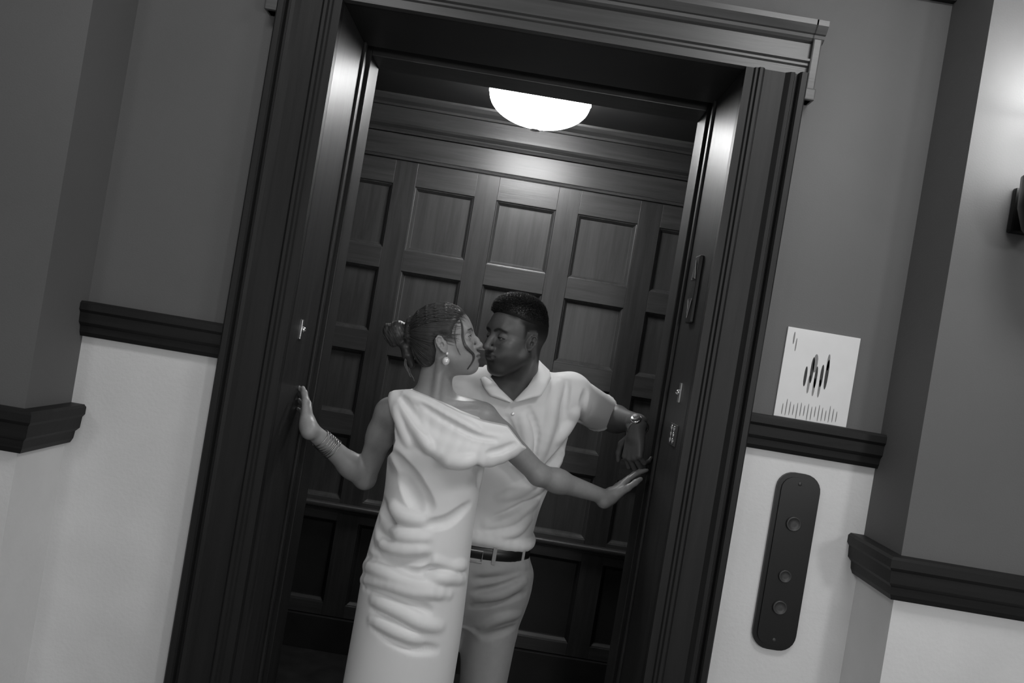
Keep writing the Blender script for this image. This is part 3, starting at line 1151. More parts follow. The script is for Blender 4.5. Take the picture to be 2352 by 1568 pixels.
# shoulders, arms
F.cap(w_neck + (-.01, .01, -.012), w_shR + (.012, 0, .008), .040, .038, .03)
F.cap(w_neck + (.01, .01, -.018), w_shL + (-.012, 0, .006), .040, .040, .03)
for sh, el, wr in ((w_shR, w_elR, w_wrR), (w_shL, w_elL, w_wrL)):
    F.cap(sh, sh * .65 + el * .35, .042, .038, .02)
    F.cap(sh * .7 + el * .3, el, .038, .031, .02)
    F.cap(el, el * .72 + wr * .28, .032, .034, .015)
    F.cap(el * .75 + wr * .25, wr, .034, .0215, .02)
# collar bones
F.cap(w_neck + (.004, -.058, -.035), w_shR + (.025, -.035, .022), .006, .006, .012)
F.cap(w_neck + (.012, -.058, -.037), w_shL + (-.03, -.038, .022), .006, .006, .012)
hand(F, w_wrR, w_tipR - w_wrR, (-1, -.25, 0), False, .92, curl=((8, 6, 5, 4), (16, 14, 12, 14), 10), wr=.023, thumb=(.55, .1))
hand(F, w_wrL, w_tipL - w_wrL, (.8, 0, -.6), True, .92, curl=((6, 4, 5, 8), (10, 10, 12, 14), 10), wr=.023, thumb=(.5, .1))
head(F, WF, (w_neck, .054), man=False)
# cords of the neck
F.cap(WF(-.018, -.052, -.045), w_neck + (.012, -.056, -.035), .010, .008, .022)
w_body = F
me, vv = F.mesh('body', 'skin_w')
lp = WF.loc(vv)
inh = (np.abs(lp[:, 1]) < .1) & (lp[:, 2] > -.13) & (np.linalg.norm(lp, axis=1) < .2)
tone = np.ones(len(vv))
tone[inh] = face_tone(lp[inh], False)
set_tone(me, tone)
link('body', me, woman)
eyes(WF, woman, False)

# ---- hair
hx = [WF(*c) for c in ((-.2, -.13, -.13), (.13, .13, .17), (-.2, .13, .17), (.13, -.13, -.13), (-.2, -.13, .17), (.13, .13, -.13))]
lo, hi = np.min(hx, 0), np.max(hx, 0)
G = Field(*[np.arange(lo[i], hi[i], .0020) for i in range(3)])
s = WS
G.ell(WF(-.014, 0, .045), np.array((.101, .082, .0925)) * s, WF.R, 0)
G.ell(WF(.034, 0, .054), np.array((.061, .074, .062)) * s, WF.R, .02 * s)
G.ell(WF(-.045, 0, -.015), np.array((.062, .066, .062)) * s, WF.R, .02 * s)
HAIR_W = [(.086, .16), (.087, .096), (.080, .080), (.068, .068), (.052, .054), (.044, .040), (.040, .012), (.034, -.008), (.024, -.006), (.013, .022), (-.004, .028), (-.018, .018), (-.025, -.006),
          (-.034, -.045), (-.050, -.078), (-.085, -.09), (-.15, -.05), (-.16, .16), (0, .2)]


def hair_cut(X, Y, Z):
    x, y, z = WF.local(X, Y, Z)
    return poly2d(x, z, HAIR_W) * s


G.taper(hair_cut, .020, .009)
G.func(hair_cut, lo, hi, op='and')
# shallow combed grooves running back to the bun
bun = P(914, 764, .135)
for i in range(34):
    a = -1.2 + 2.4 * i / 33
    pts = []
    for t in np.linspace(0, 1, 7):
        x = .085 - t * .185
        r = 1.02
        zc = .045 + .094 * math.cos(a) * math.sqrt(max(0, 1 - ((x + .014) / .108) ** 2)) * r
        yc = .0845 * math.sin(a) * math.sqrt(max(0, 1 - ((x + .014) / .108) ** 2)) * r
        pts.append(WF(x, yc, zc))
    G.rope(pts, .0016, .004, 'sub' if i % 2 else 'add')
# the bun: two coiled rolls and a core
bl = WF.loc(bun)
G.ell(bun, (.031, .034, .033), WF.R, .008)
for k, (rad, off) in enumerate(((.024, -.012), (.026, .006), (.018, -.022))):
    ring = []
    for t in np.linspace(0, 2 * math.pi, 17):
        c = np.array((bl[0] + off + .008 * math.sin(t + k), bl[1] + rad * math.cos(t), bl[2] + rad * math.sin(t) + .005 * math.cos(2 * t + k)))
        ring.append(WF(*c))
    G.rope(ring, .0125, .004)
G.cap(bun, P(962, 768, .13), .024, .034, .012)
# the lock wound around the base of the bun
for dx_, rr_ in ((0, .036), (10, .037)):
    nk = WF.loc(P(942 + dx_, 762, .13))
    ring = [WF(nk[0] + .010 * math.sin(t), nk[1] + rr_ * math.cos(t), nk[2] + (rr_ + .004) * math.sin(t)) for t in np.linspace(0, 2 * math.pi, 19)]
    G.rope(ring, .0085, .004)
G.rope([P(930, 795, .12), P(936, 815, .115), P(945, 838, .12)], [.015, .014, .010], .01)
me, hv = G.mesh('hair', 'hair_w')
hair = link('hair', me, woman)

# fine strands lying on the hair, drawn back to the bun
m = MB()
pick = hv[rng.permutation(len(hv))[:9000]]
pl = WF.loc(pick)
ok = (pl[:, 0] > -.06) & (pl[:, 1] < .06) & (np.linalg.norm(pick - bun, axis=1) > .06)
for p0 in pick[ok][:900]:
    p = p0.copy()
    path = []
    l0 = WF.loc(p0)
    tgt = P(938, 760, .12) + WF.R[:, 2] * .16 * (l0[2] - .03) + rng.normal(0, .0025, 3)
    for it in range(12):
        gr = G.grad(p)[0]
        p = p - gr * (float(G.sample(p)[0]) - .0006)
        path.append(p.copy())
        dv = tgt - p
        if np.linalg.norm(dv) < .02:
            break
        dv = dv - gr * float(dv @ gr)
        dv /= np.linalg.norm(dv) + 1e-9
        p = p + dv * .011
    if len(path) > 3:
        n = len(path)
        m.tube(path, [.00055 * math.sin(math.pi * min(1, (i + .6) / n)) + .0001 for i in range(n)], 3)


def both(p):
    return min(float(G.sample(p)[0]), float(w_body.sample(p)[0]))


# finer hairs over the temple, and hairs coiled round the bun
edge = [(.092, .094), (.083, .078), (.068, .062), (.055, .045), (.047, .020), (.040, -.006)]
for i in range(160):
    t = rng.random() * (len(edge) - 1)
    k = int(t)
    q = np.array(edge[k]) * (1 - t + k) + np.array(edge[k + 1]) * (t - k) + rng.normal(0, .0065, 2) + np.array((-.002, 0))
    p = None
    for yy in np.arange(-.11, 0, .002):
        c = WF(q[0], yy, q[1])
        if both(c) < 0:
            p = c
            break
    if p is None:
        continue
    path = []
    tgt = P(940, 756, .12) + WF.R[:, 2] * .25 * (q[1] - .03) + rng.normal(0, .004, 3)
    for it in range(8):
        f = G if float(G.sample(p)[0]) < float(w_body.sample(p)[0]) else w_body
        gr = f.grad(p)[0]
        p = p - gr * (both(p) - .0008)
        path.append(p.copy())
        dv = tgt - p
        dv = dv - gr * float(dv @ gr)
        p = p + dv / (np.linalg.norm(dv) + 1e-9) * .009
    n = len(path)
    m.tube(path, [.0004 * math.sin(math.pi * min(1, (i_ + .4) / n)) + .0001 for i_ in range(n)], 3)
for i in range(200):
    u = rng.normal(0, 1, 3)
    u /= np.linalg.norm(u)
    if u @ WF.R[:, 1] > .4:
        continue
    p = bun + u * .036
    path = []
    axb = WF.R[:, 0] * .9 + WF.R[:, 2] * .25
    for it in range(9):
        gr = G.grad(p)[0]
        p = p - gr * (float(G.sample(p)[0]) - .0006)
        path.append(p.copy())
        dv = np.cross(axb, p - bun)
        p = p + dv / (np.linalg.norm(dv) + 1e-9) * .006
    m.tube(path, [.0005 * math.sin(math.pi * (i_ + .5) / 9.5) + .0001 for i_ in range(9)], 3)
m.build('strand', 'hair_w2', hair, True, kind='stuff')


def lock(pts, r, name='loose_lock', n=5, par=None):
    """a loose lock of hair: a few wavy strands side by side"""
    m = MB()
    pts = np.array(pts)
    t = np.linspace(0, 1, len(pts))
    tt = np.linspace(0, 1, 26)
    base = np.stack([smooth_interp(tt, t, pts[:, i]) for i in range(3)], 1)
    for k in range(n):
        off = rng.normal(0, r * .9, 3)
        w = np.sin(tt * math.pi)[:, None]
        q = base + off * (w * .8 + .2) + .0010 * np.stack([np.sin(tt * 9 + k), np.cos(tt * 7 + k), 0 * tt], 1)
        m.tube(q, [r * (.25 + .75 * math.sin(math.pi * (.08 + .9 * x))) for x in tt], 5)
    return m.build(name, 'hair_w2', hair, True)


def on_face(x, y, off=.003, y0=-.1, y1=.3):
    h = w_body.hit(x, y, y0, y1)
    return None if h is None else h + np.array((0, -off, 0))


pts = [on_face(*p) for p in ((1052, 722), (1060, 740), (1063, 760), (1064, 778), (1069, 793), (1077, 803), (1086, 812), (1088, 822), (1082, 836), (1074, 848))]
lock([p for p in pts if p is not None], .0017, n=13)
pts = [on_face(*p, .002) for p in ((1048, 742), (1045, 765), (1047, 785), (1052, 805), (1058, 815))]
lock([p for p in pts if p is not None], .0006, n=3)
lock([P(934, 812, .11), P(930, 835, .10), P(936, 852, .10), P(944, 866, .10)], .0016, n=5)
lock([P(938, 842, .105), P(944, 860, .10), P(952, 876, .095)], .001, n=3)

# ---- earring, bangles
e0 = w_body.hit(1027, 812) + np.array((0, -.002, 0))
er = MB().lathe([(.0005, -.0045), (.003, -.0035), (.0045, 0), (.003, .0035), (.0005, .0045)], e0, seg=14).build('earring', 'pearl', woman, True)
e1 = P(1024, 829, e0[1] - .004)
MB().tube([e0, (e0 + e1) / 2, e1], .0008, 6).build('hook', 'chrome', er)
MB().lathe([(.0105 * math.sin(a), -.0115 * math.cos(a)) for a in np.linspace(.05, math.pi - .05, 12)], e1, seg=20).build('drop_pearl', 'pearl', er, True)
ax = (w_wrR - w_elR) / np.linalg.norm(w_wrR - w_elR)
for i, tt in enumerate(np.linspace(.585, .80, 7)):
    c = w_elR + (w_wrR - w_elR) * tt
    rr = .0345 - .0105 * (tt - .25) / .75 * 1.05 + .0022
    t = np.cross(ax, (0, 0, 1))
    t /= np.linalg.norm(t)
    b = np.cross(ax, t)
    til = rng.normal(0, .10)
    MB().tube([c + (t * math.cos(a) + b * math.sin(a)) * rr + ax * rr * til * math.cos(a) for a in np.linspace(0, 2 * math.pi, 32, endpoint=False)], .0013, 6, True).build('bangle', 'steel', woman, True)

# ---- dress
D = Field(axis((-.36, .10, .0026)), axis((-.03, .30, .0026)), axis((.26, .85, .006), (.85, 1.46, .0026)))
W_DRESS = [(1.43, -.17, .145, .085, .062), (1.385, -.166, .140, .135, .084), (1.31, -.160, .134, .142, .106), (1.22, -.157, .134, .138, .106), (1.134, -.156, .136, .134, .104),
           (1.02, -.160, .138, .142, .114), (.90, -.162, .140, .151, .122), (.78, -.160, .140, .154, .124), (.60, -.160, .140, .156, .124), (.28, -.160, .140, .160, .128)]
D.loft(W_DRESS, .0, expo=1.95)
for sx in (-.070, .066):
    D.ell((-.158 + sx, .070, 1.285), (.064, .060, .070), None, .035)
D.cap(w_neck + (-.012, .005, -.008), w_shR + (.008, 0, .004), .042, .043, .02)
pp = [(888, 903), (905, 896), (945, 893), (1000, 913), (1060, 942), (1110, 962), (1165, 975), (1200, 1020), (1330, 1100)]
poly = [tuple(P(x, y, .1)[[0, 2]]) for x, y in pp]
poly += [(.4, .30), (-.7, .30)] + [tuple(P(x, y, .1)[[0, 2]]) for x, y in ((640, 1250), (868, 1075), (908, 1030), (916, 1005), (906, 960), (896, 925))]
D.func(lambda X, Y, Z: poly2d(X + 0 * Y, Z + 0 * X, poly), (-.4, -.1, .2), (.2, .4, 1.5), op='and')
# the arm hole bites into the side of the bodice around the arm
D.cap(w_shR + (-.03, 0, .03), w_shR * .6 + w_elR * .4 + (-.012, 0, 0), .046, .046, .006, 'sub')


def dfold(field, pts, r, k=.012, lift=-.3, op='add', y0=-.1, y1=.5, ends=.35):
    """a soft fold of cloth: a rope laid along the surface that the sight lines meet, or a groove"""
    hp = []
    n = 4 * (len(pts) - 1) + 1
    t = np.linspace(0, len(pts) - 1, n)
    xs = smooth_interp(t, np.arange(len(pts)), np.array([p[0] for p in pts], float))
    ys = smooth_interp(t, np.arange(len(pts)), np.array([p[1] for p in pts], float))
    for x, y in zip(xs, ys):
        h = field.hit(x, y, y0, y1)
        if h is not None:
            hp.append(h)
    if len(hp) < 3:
        return
    hp = np.array(hp)
    gr = field.grad(hp, .004)
    w = np.sin(np.linspace(0, math.pi, len(hp))) * (1 - ends) + ends
    off = (lift if op == 'add' else abs(lift)) * r
    hp = hp + gr * (off + (r * (1 - w) * (.25 if op == 'sub' else -.25)))[:, None]
    field.rope(hp, [r * (.55 + .45 * q) for q in w], k, op)


# cowl: a sheet of cloth swung from the covered shoulder across the chest and over the other arm
c1 = [(914, 903, .100), (945, 899, .082), (1000, 917, .062), (1060, 948, .050), (1110, 968, .058), (1165, 979, .085)]
c2 = [(910, 916, .092), (950, 934, .060), (1020, 978, .030), (1090, 1006, .035), (1145, 1014, .060), (1186, 1003, .085)]
c3 = [(914, 948, .080), (945, 990, .040), (1000, 1036, .015), (1068, 1054, .020), (1130, 1056, .052), (1196, 1022, .085)]


def resample(c, n=15):
    c = np.array(c, float)
    t = np.linspace(0, len(c) - 1, n)
    return np.stack([smooth_interp(t, np.arange(len(c)), c[:, i]) for i in range(3)], 1)


r1, r2, r3 = resample(c1), resample(c2), resample(c3)
base = Field(*D.c)
base.D = D.D.copy()
NR = 23
sheet = np.zeros((NR, 15, 3))
for k in range(NR):
    f = k / (NR - 1)
    q = r1 * (1 - 2 * f) + r2 * 2 * f if f < .5 else r2 * (2 - 2 * f) + r3 * (2 * f - 1)
    for i, (x, y, Y) in enumerate(q):
        for fld in (base, w_body):
            h = fld.hit(x, y, -.1, .4)
            if h is not None:
                Y = min(Y, h[1] - .004)
        sheet[k, i] = x, y, Y
Ys = sheet[:, :, 2]
for it in range(8):
    pad = np.pad(Ys, 1, mode='edge')
    avg = (pad[:-2, 1:-1] + pad[2:, 1:-1] + pad[1:-1, :-2] + pad[1:-1, 2:]) / 4
    Ys = np.minimum(Ys + .002, .5 * Ys + .5 * avg)
for k in range(NR):
    f = k / (NR - 1)
    ridge = 1 if k in (0, NR - 1) else .7 * math.sin(f * math.pi * 3.0) ** 2
    pts = [P(sheet[k, i, 0], sheet[k, i, 1], Ys[k, i] - ridge * .007 * math.sin(math.pi * i / 14)) for i in range(15)]
    D.rope(pts, .0075 + .0012 * ridge, .022)
D.func(lambda X, Y, Z: poly2d(X + 0 * Y, Z + 0 * X, poly), (-.4, -.1, .2), (.2, .4, 1.5), op='and')
# creases in the bodice and skirt
for pts, r in (([(915, 925), (940, 960), (968, 1000), (985, 1030)], .010), ([(906, 940), (922, 985), (940, 1020)], .008), ([(930, 905), (975, 925), (1040, 960), (1100, 990)], .009)):
    dfold(D, pts, r, .016, -.4)
for pts, r in (([(925, 915), (950, 955), (975, 990)], .008), ([(970, 930), (1030, 968), (1090, 1000), (1140, 1010)], .006), ([(1180, 1020), (1150, 1034), (1120, 1040)], .006)):
    dfold(D, pts, r, .010, .40, 'sub')
for pts, r in (([(905, 1045), (935, 1085), (965, 1135), (985, 1165)], .020), ([(925, 1100), (945, 1140), (962, 1170)], .016), ([(872, 1130), (884, 1175), (900, 1210)], .021),
               ([(860, 1175), (878, 1218), (902, 1240)], .020), ([(848, 1235), (876, 1272), (925, 1287), (985, 1282)], .015), ([(845, 1280), (900, 1300), (960, 1318), (1030, 1312)], .010),
               ([(838, 1345), (885, 1360), (940, 1382), (985, 1402)], .010), ([(858, 1400), (905, 1420), (955, 1448)], .012), ([(860, 1440), (900, 1465), (950, 1486), (1000, 1492)], .012),
               ([(1088, 1070), (1105, 1085), (1100, 1110)], .012), ([(1075, 1160), (1030, 1195), (985, 1205)], .010), ([(975, 1310), (1010, 1303), (1060, 1315)], .009)):
    dfold(D, pts, r * 1.15, .014, .42, 'sub', y1=.3)
for pts, r in (([(895, 1160), (925, 1185), (965, 1195)], .012), ([(880, 1205), (920, 1230), (980, 1235)], .012), ([(868, 1248), (915, 1262), (975, 1262)], .010), ([(838, 1297), (880, 1316), (940, 1340), (1010, 1352)], .012),
               ([(832, 1330), (880, 1342), (950, 1362), (1030, 1366)], .008), ([(858, 1380), (905, 1402), (960, 1428), (1010, 1440)], .012), ([(855, 1425), (905, 1450), (960, 1474)], .012), ([(1000, 1290), (1035, 1300), (1068, 1300)], .009),
               ([(1010, 1060), (1050, 1065), (1085, 1060)], .012), ([(985, 1320), (1020, 1325), (1066, 1330)], .009)):
    dfold(D, pts, r, .020, -.42, 'add', y1=.3)
me, _ = D.mesh('dress', 'dress', 2)
link('dress', me, woman)
# sandals
for ax_, ay in ((-.215, .15), (-.105, .14)):
    m = MB().bevbox(ax_ - .036, ax_ + .036, ay - .20, ay + .05, .0, .018, .006)
    m.tube([(ax_ - .03, ay - .10, .02), (ax_ - .018, ay - .11, .062), (ax_ + .018, ay - .11, .062), (ax_ + .03, ay - .10, .02)], .006, 8)
    m.build('shoe', 'leather', woman)
# ------------------------------------------------------------------ the man
MS = .965
MF = Frame((0, 0, 0), (-math.sin(math.radians(53)), -math.cos(math.radians(53)), -.03), up=(-.05, 0, 1), s=MS)
MF.o = P(1221, 790, .27) - MF.R @ (np.array((-.005, .076, 0)) * MS)
man = thing('person', 'man with short dark hair and beard in a white polo shirt and belted grey trousers', 'person', (0, .42, 0))

MC = .42
m_neck = P(1186, 893, MC - .01)
m_shL, m_elL, m_wrL = P(1312, 905, MC), P(1396, 958, .655), P(1465, 972, .41)
m_shR = P(1066, 892, MC)
m_elR, m_wrR = np.array((-.200, .43, 1.17)), np.array((-.175, .31, .98))
F = Field(axis((-.29, -.14, .005), (-.14, .145, .0015), (.145, .40, .004), (.40, .54, .0025)), axis((.16, .46, .0015), (.46, .74, .005)),
          axis((-.01, .95, .009), (.95, 1.26, .006), (1.26, 1.475, .0028), (1.475, 1.80, .0015)))
M_TORSO = [(1.50, .036, .41, .085, .062), (1.46, .036, .415, .155, .085), (1.38, .030, MC, .185, .105), (1.25, .018, MC, .178, .108), (1.10, .002, MC, .158, .102), (1.0, -.006, MC, .155, .102), (.92, -.006, MC, .165, .108), (.82, -.006, MC, .16, .10)]
F.loft(M_TORSO, 0, inflate=-.012)
for sx, kx in ((-.085, -.10), (.085, .088)):
    F.cap((-.008 + sx, MC, .86), (kx, MC - .01, .48), .085, .058, .03)
    F.cap((kx, MC - .01, .48), (kx, MC + .01, .10), .058, .04, .02)
    F.cap((kx, MC + .01, .10), (kx, MC - .15, .045), .04, .035, .02)
F.cap(m_neck + (.02, .02, -.01), m_shL + (-.02, 0, .0), .05, .05, .04)
F.cap(m_neck + (-.02, .02, -.01), m_shR + (.02, 0, .0), .05, .05, .04)
for sh, el, wr in ((m_shL, m_elL, m_wrL), (m_shR, m_elR, m_wrR)):
    F.cap(sh, el, .056, .043, .02)
    F.cap(el, el * .7 + wr * .3, .044, .045, .015)
    F.cap(el * .75 + wr * .25, wr, .045, .029, .02)
hand(F, m_wrL + (-.004, -.002, -.022), (.05, -.05, -1), (.75, .65, 0), True, 1.0, curl=((38, 42, 46, 50), (45, 48, 50, 52), 30), wr=.030, thumb=(.62, .15))
hand(F, m_wrR, (.12, -.05, -1), (0, -1, 0), False, .95, wr=.030)
head(F, MF, (m_neck + np.array((0, 0, -.02)), .064), True)
F.cap(MF(-.02, .05, -.05), m_neck + (.0, -.06, -.03), .012, .010, .02)
m_body = F
me, vv = F.mesh('body', 'skin_m')
lp = MF.loc(vv)
inh = (np.abs(lp[:, 1]) < .1) & (lp[:, 2] > -.13) & (np.linalg.norm(lp, axis=1) < .2)
tone = np.ones(len(vv))
t = face_tone(lp[inh], True)
# closely cropped sides and nape
x, y, z = lp[inh].T
FADE = np.array([(.075, .076), (.052, .064), (.034, .050), (.028, .012), (.018, .008), (.004, .034), (-.014, .036), (-.030, .010), (-.042, -.03), (-.06, -.062), (-.13, -.05), (-.13, .16), (.05, .17)])
fd = poly2d(x.astype(np.float32), z.astype(np.float32), [tuple(p) for p in FADE])
ear = (np.abs(y) > .070) & (x > -.026) & (x < .016) & (z < .036) & (z > -.035)
t *= 1 - (.62 + .30 * sstep(.005, .055, z)) * (1 - sstep(-.012, .004, fd)) * (1 - ear)
tone[inh] = t
set_tone(me, tone)
link('body', me, man)
eyes(MF, man, True)

# ---- hair: a short flat top over faded sides
hx = [MF(*c) for c in ((-.14, -.11, .0), (.13, .11, .19), (-.14, .11, .19), (.13, -.11, .0), (-.14, -.11, .19), (.13, .11, .0), (-.14, .11, 0), (.13, -.11, .19))]
lo, hi = np.min(hx, 0), np.max(hx, 0)
G = Field(*[np.arange(lo[i], hi[i], .0022) for i in range(3)])
G.ell(MF(-.008, 0, .050), np.array((.1005, .0795, .094)) * MS, MF.R, 0)
G.ell(MF(.028, 0, .088), np.array((.062, .065, .058)) * MS, MF.R, .02)
G.ell(MF(-.010, 0, .095), np.array((.080, .066, .055)) * MS, MF.R, .02)
HAIR_M = [(.092, .20), (.092, .104), (.085, .090), (.074, .082), (.056, .076), (.040, .066), (.0, .058), (-.06, .050), (-.10, .036), (-.15, .05), (-.15, .2)]


def mhair_cut(X, Y, Z):
    x, y, z = MF.local(X, Y, Z)
    return poly2d(x, z, HAIR_M) * MS


G.taper(mhair_cut, .016, .010)
G.func(mhair_cut, lo, hi, op='and')
me, hv = G.mesh('hair', 'hair_m', 1)
mhair = link('hair', me, man)
m = MB()
pick = hv[rng.permutation(len(hv))[:12000]]
pl = MF.loc(pick)
gr = G.grad(pick)
fw = MF.R[:, 0]
for p, q, n in zip(pick, pl, gr):
    if n @ MF.R[:, 2] < -.25:
        continue
    L = (.0055 + .004 * rng.random()) * (1.1 if q[2] > .115 else .35 + .6 * min(1, max(0, (q[2] - .06) / .055)))
    d = n * .8 + fw * .55 + MF.R[:, 2] * .1 + rng.normal(0, .16, 3)
    d /= np.linalg.norm(d)
    m.tube([p - n * .001, p + d * L * .6, p + d * L + fw * .0015], [.0007, .0006, .0002], 3)
m.build('strand', 'hair_m', mhair, True, kind='stuff')

# ---- polo shirt
SH = Field(axis((-.29, .42, .0028)), axis((.24, .72, .0028)), axis((.93, 1.58, .0028)))
M_SHIRT = [(1.535, .036, .42, .075, .066), (1.50, .036, .415, .135, .088), (1.46, .036, .415, .185, .105), (1.38, .032, MC, .200, .120), (1.25, .022, MC, .190, .122), (1.10, .004, MC, .172, .118), (1.03, -.004, MC, .172, .120), (.985, -.006, MC, .168, .116), (.95, -.006, MC, .160, .108)]
SH.loft(M_SHIRT, 0)
SH.cap(m_neck + (.02, .01, .0), m_shL + (-.01, 0, .004), .058, .062, .04)
SH.cap(m_neck + (-.02, .01, .0), m_shR + (.01, 0, .004), .058, .062, .04)
hem = m_shL * .16 + m_elL * .84
SH.cap(m_shL + (0, 0, -.004), hem, .068, .064, .03)
hemR = m_shR * .2 + m_elR * .8
SH.cap(m_shR, hemR, .068, .066, .03)
# neck opening
up = MF(-.03, 0, -.05) - m_neck
SH.cap(m_neck - up * .1, m_neck + up, .066, .066, .006, 'sub')
vp = [tuple(P(x, y, .33)[[0, 2]]) for x, y in ((1126, 866), (1148, 892), (1179, 921), (1214, 884), (1240, 840), (1190, 790))]
SH.func(lambda X, Y, Z: np.maximum(poly2d(X + 0 * Y, Z + 0 * X, vp), Y - .40), (-.12, .2, 1.4), (.2, .45, 1.6), .003, 'sub')
for pts, r in (([(1345, 900), (1335, 945), (1318, 990), (1300, 1015)], .012), ([(1302, 880), (1296, 930), (1290, 980)], .010), ([(1312, 1000), (1275, 1055), (1235, 1100)], .014), ([(1300, 1030), (1262, 1085), (1225, 1125)], .012),
               ([(1232, 1140), (1190, 1170), (1130, 1196)], .013), ([(1222, 1165), (1180, 1205), (1120, 1220)], .010), ([(1165, 960), (1180, 1010), (1175, 1060)], .008), ([(1215, 940), (1232, 1000), (1226, 1060)], .010)):
    dfold(SH, pts, r, .013, .28, 'sub', .15, .7)
for pts, r in (([(1285, 870), (1272, 920), (1262, 980), (1240, 1050)], .013), ([(1330, 930), (1312, 970), (1285, 1010)], .012), ([(1290, 1045), (1250, 1100), (1210, 1140)], .013), ([(1250, 1080), (1205, 1120), (1150, 1140)], .014),
               ([(1228, 1150), (1185, 1186), (1120, 1206)], .013), ([(1212, 1195), (1170, 1222), (1100, 1232)], .012), ([(1200, 960), (1212, 1020), (1200, 1070)], .010)):
    dfold(SH, pts, r, .020, -.38, 'add', .15, .7)
# bloused edge over the belt
SH.rope([(-.006 + .168 * math.cos(a), MC + .114 * math.sin(a), 1.0 + .006 * math.sin(3 * a)) for a in np.linspace(0, 2 * math.pi, 33)], .012, .02)
# hem plane of the sleeves and the cut at the waist
for sh_, el_, hm in ((m_shL, m_elL, .80), (m_shR, m_elR, .75)):
    ax = (el_ - sh_) / np.linalg.norm(el_ - sh_)
    c = sh_ * (1 - hm) + el_ * hm
    b = [np.minimum(sh_, el_) - .10, np.maximum(sh_, el_) + .10]

    def cut(X, Y, Z, ax=ax, c=c):
        s = (X - np.float32(c[0])) * np.float32(ax[0]) + (Y - np.float32(c[1])) * np.float32(ax[1]) + (Z - np.float32(c[2])) * np.float32(ax[2])
        px, py, pz = X - np.float32(c[0]), Y - np.float32(c[1]), Z - np.float32(c[2])
        rad = np.sqrt(px * px + py * py + pz * pz)
        return np.maximum(-s, rad - np.float32(.12))
    SH.func(cut, b[0], b[1], 0, 'sub')
    # turned hem band
    t = np.cross(ax, (0, 0, 1))
    t /= np.linalg.norm(t)
    u = np.cross(ax, t)
    SH.rope([c - ax * .012 + (t * math.cos(a) + u * math.sin(a)) * .061 for a in np.linspace(0, 2 * math.pi, 25)], .0055, .006)
me, _ = SH.mesh('polo_shirt', 'shirt', 2)
shirt = link('polo_shirt', me, man)


def flap(name, inner, outer, parent, mat, th=.0045):
    def dense(q, tip=None):
        q = np.array([P(*p) for p in q])
        t = np.linspace(0, len(q) - 1, 4 * (len(q) - 1) + 1)
        if tip is None:
            return [Vector(r) for r in np.stack([smooth_interp(t, np.arange(len(q)), q[:, i]) for i in range(3)], 1)]
        return [Vector(r) for r in np.stack([np.interp(t, np.arange(len(q)), q[:, i]) for i in range(3)], 1)]
    a, b = dense(inner), dense(outer, 1)
    m = MB()
    n, w = len(a), 6
    grid = []
    for i in range(n):
        row = []
        for j in range(w):
            f = j / (w - 1)
            p = a[i].lerp(b[i], f)
            p.y -= .010 * math.sin(math.pi * f)
            row.append(p)
        grid.append(row)
    vs_ = [p for r in grid for p in r] + [p + Vector((0, th, 0)) for r in grid for p in r]
    o = n * w
    fs = []
    for i in range(n - 1):
        for j in range(w - 1):
            q = (i * w + j, i * w + j + 1, (i + 1) * w + j + 1, (i + 1) * w + j)
            fs += [q, tuple(k + o for k in q[::-1])]
    rim = [i * w for i in range(n)] + [(n - 1) * w + j for j in range(1, w)] + [i * w + w - 1 for i in range(n - 2, -1, -1)] + [j for j in range(w - 2, 0, -1)]
    for i in range(len(rim)):
        k, k2 = rim[i], rim[(i + 1) % len(rim)]
        fs.append((k, k2, k2 + o, k + o))
    m.add(vs_, fs)
    ob = m.build(name, mat, parent, True)
    return ob


flap('collar', [(1178, 922, .292), (1204, 897, .305), (1224, 868, .335), (1234, 842, .375), (1237, 826, .42), (1228, 818, .46)],
     [(1196, 922, .288), (1243, 909, .288), (1256, 888, .305), (1266, 868, .345), (1262, 850, .40), (1240, 836, .46)], shirt, 'shirt')
flap('collar', [(1178, 922, .292), (1158, 902, .300), (1136, 880, .325), (1124, 862, .36), (1118, 846, .41), (1124, 838, .45)],
     [(1170, 925, .289), (1126, 909, .290), (1112, 890, .305), (1102, 870, .345), (1100, 852, .40), (1114, 838, .45)], shirt, 'shirt')
# placket with two buttons
for x, y in ((1178, 950), (1174, 985)):
    h = SH.hit(x, y, .15, .6)
    MB().lathe([(.0055, 0), (.0055, .002), (.0045, .003), (.001, .0022)], h, (0, -1, .05), 14).build('button', 'pearl', shirt, True)
# thin neck chain, just showing beside the collar
MB().tube([P(1231, 858, .385), P(1228, 872, .345), P(1216, 889, .322), P(1200, 903, .312)], .0009, 6).build('neck_chain', 'chrome', man, True)

# ---- belt
def hoop(name, z0, z1, rx, ry, cx, cy, mat, th=.004, n=56, expo=2.2, tilt=0.0):
    m = MB()
    vs_, fs = [], []
    for k in range(n):
        a = 2 * math.pi * k / n
        c, s_ = math.cos(a), math.sin(a)
        e = 2 / expo
        ux, uy = math.copysign(abs(c) ** e, c), math.copysign(abs(s_) ** e, s_)
        for r, z in ((0, z0), (th, z0 + .002), (th, z1 - .002), (0, z1)):
            vs_.append((cx + (rx + r) * ux, cy + (ry + r) * uy, z + tilt * ux))
    for k in range(n):
        k2 = (k + 1) % n
        for j in range(4):
            j2 = (j + 1) % 4
            fs.append((k * 4 + j, k2 * 4 + j, k2 * 4 + j2, k * 4 + j2))
    return m.add(vs_, fs).build(name, mat, man, True)


belt = hoop('belt', .945, .983, .171, .119, -.006, MC, 'leather')
h = P(1090, 1276, MC - .126)
MB().tube([h + np.array(q) for q in ((-.024, 0, -.017), (.024, 0, -.017), (.024, 0, .017), (-.024, 0, .017))], .0028, 8, True).build('buckle', 'chrome', belt)
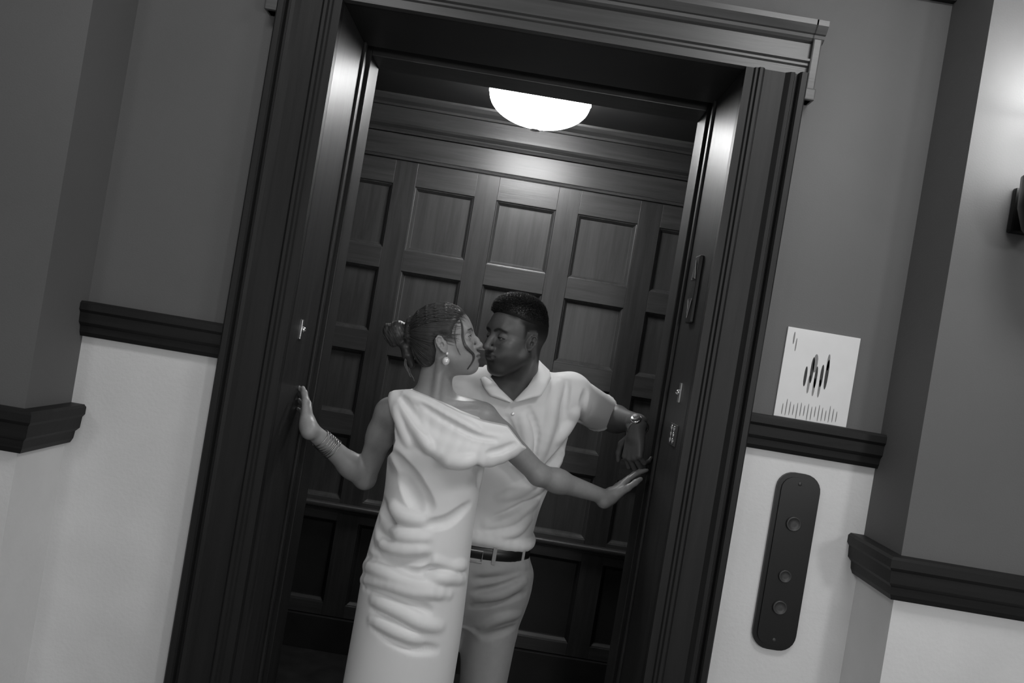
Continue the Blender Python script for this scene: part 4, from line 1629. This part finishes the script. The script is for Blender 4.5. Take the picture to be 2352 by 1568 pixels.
# ---- trousers
T = Field(axis((-.24, .22, .004)), axis((.24, .62, .004)), axis((.06, .70, .008), (.70, .965, .003)))
T.loft([(.962, -.006, MC, .170, .118), (.93, -.004, MC, .180, .126), (.90, .0, MC, .187, .13), (.86, .0, MC, .183, .128), (.80, -.002, MC, .172, .108), (.76, -.002, MC, .150, .088), (.72, -.002, MC, .11, .06)], .02)
for sx, kx in ((-.088, -.10), (.086, .090)):
    T.cap((-.002 + sx, MC, .84), (kx, MC - .01, .48), .092, .072, .05)
    T.cap((kx, MC - .01, .48), (kx, MC + .01, .10), .072, .062, .02)
T.func(lambda X, Y, Z: .075 - Z + 0 * X + 0 * Y, (-.3, .2, 0), (.3, .7, .2), 0, 'and')
for pts, r in (([(1200, 1300), (1150, 1318), (1090, 1330)], .012), ([(1205, 1362), (1150, 1380), (1085, 1392)], .009), ([(1195, 1330), (1140, 1352), (1090, 1358)], .011), ([(1180, 1440), (1150, 1452), (1110, 1462)], .008)):
    dfold(T, pts, r, .014, .62, 'sub', .2, .6)
for pts, r in (([(1212, 1296), (1160, 1308), (1100, 1316)], .009), ([(1205, 1335), (1150, 1366), (1095, 1375)], .010), ([(1190, 1412), (1150, 1420), (1105, 1440)], .010)):
    dfold(T, pts, r, .018, -.55, 'add', .2, .6)
me, _ = T.mesh('trousers', 'trousers', 1)
tr = link('trousers', me, man)
for a in (-.5, .35, 1.0, -1.25):
    x, y = -.006 + .178 * math.sin(a), MC - .126 * math.cos(a)
    MB().bevbox(x - .006, x + .006, y - .004, y + .004, .935, .99, .0015).build('belt_loop', 'trousers', tr)
# ---- watch
ax = np.array((.05, -.05, -1.0)) * .4 + (m_wrL - m_elL) / np.linalg.norm(m_wrL - m_elL) * .6
ax /= np.linalg.norm(ax)
c = m_wrL + np.array((.0, -.003, -.012))
t = np.cross(ax, (1, 0, 0))
t /= np.linalg.norm(t)
b = np.cross(ax, t)
m = MB()
for o in (-.007, 0, .007):
    m.tube([c + ax * o + (t * math.cos(a) + b * math.sin(a)) * .0325 for a in np.linspace(0, 2 * math.pi, 32, endpoint=False)], .0038, 6, True)
wt = m.build('watch', 'steel', man, True)
n = -np.array((.1, 1, -.25))
n = n - ax * (n @ ax)
n /= np.linalg.norm(n)
MB().lathe([(.017, -.006), (.019, .002), (.018, .005), (.015, .006), (.004, .0065)], c + n * .033, n, 28).build('watch_face', 'chrome', wt, True)
# ---- shoes
for kx in (-.10, .090):
    f = Field(axis((kx - .07, kx + .07, .005)), axis((MC - .26, MC + .10, .005)), axis((-.005, .13, .005)))
    f.cap((kx, MC + .03, .045), (kx, MC - .19, .032), .044, .040, .02)
    f.cap((kx, MC + .02, .05), (kx, MC + .02, .085), .046, .05, .02)
    f.func(lambda X, Y, Z: -Z + 0 * X + 0 * Y, (-1, -1, -1), (1, 1, .2), 0, 'and')
    me, _ = f.mesh('shoe', 'leather', 1)
    link('shoe', me, man)
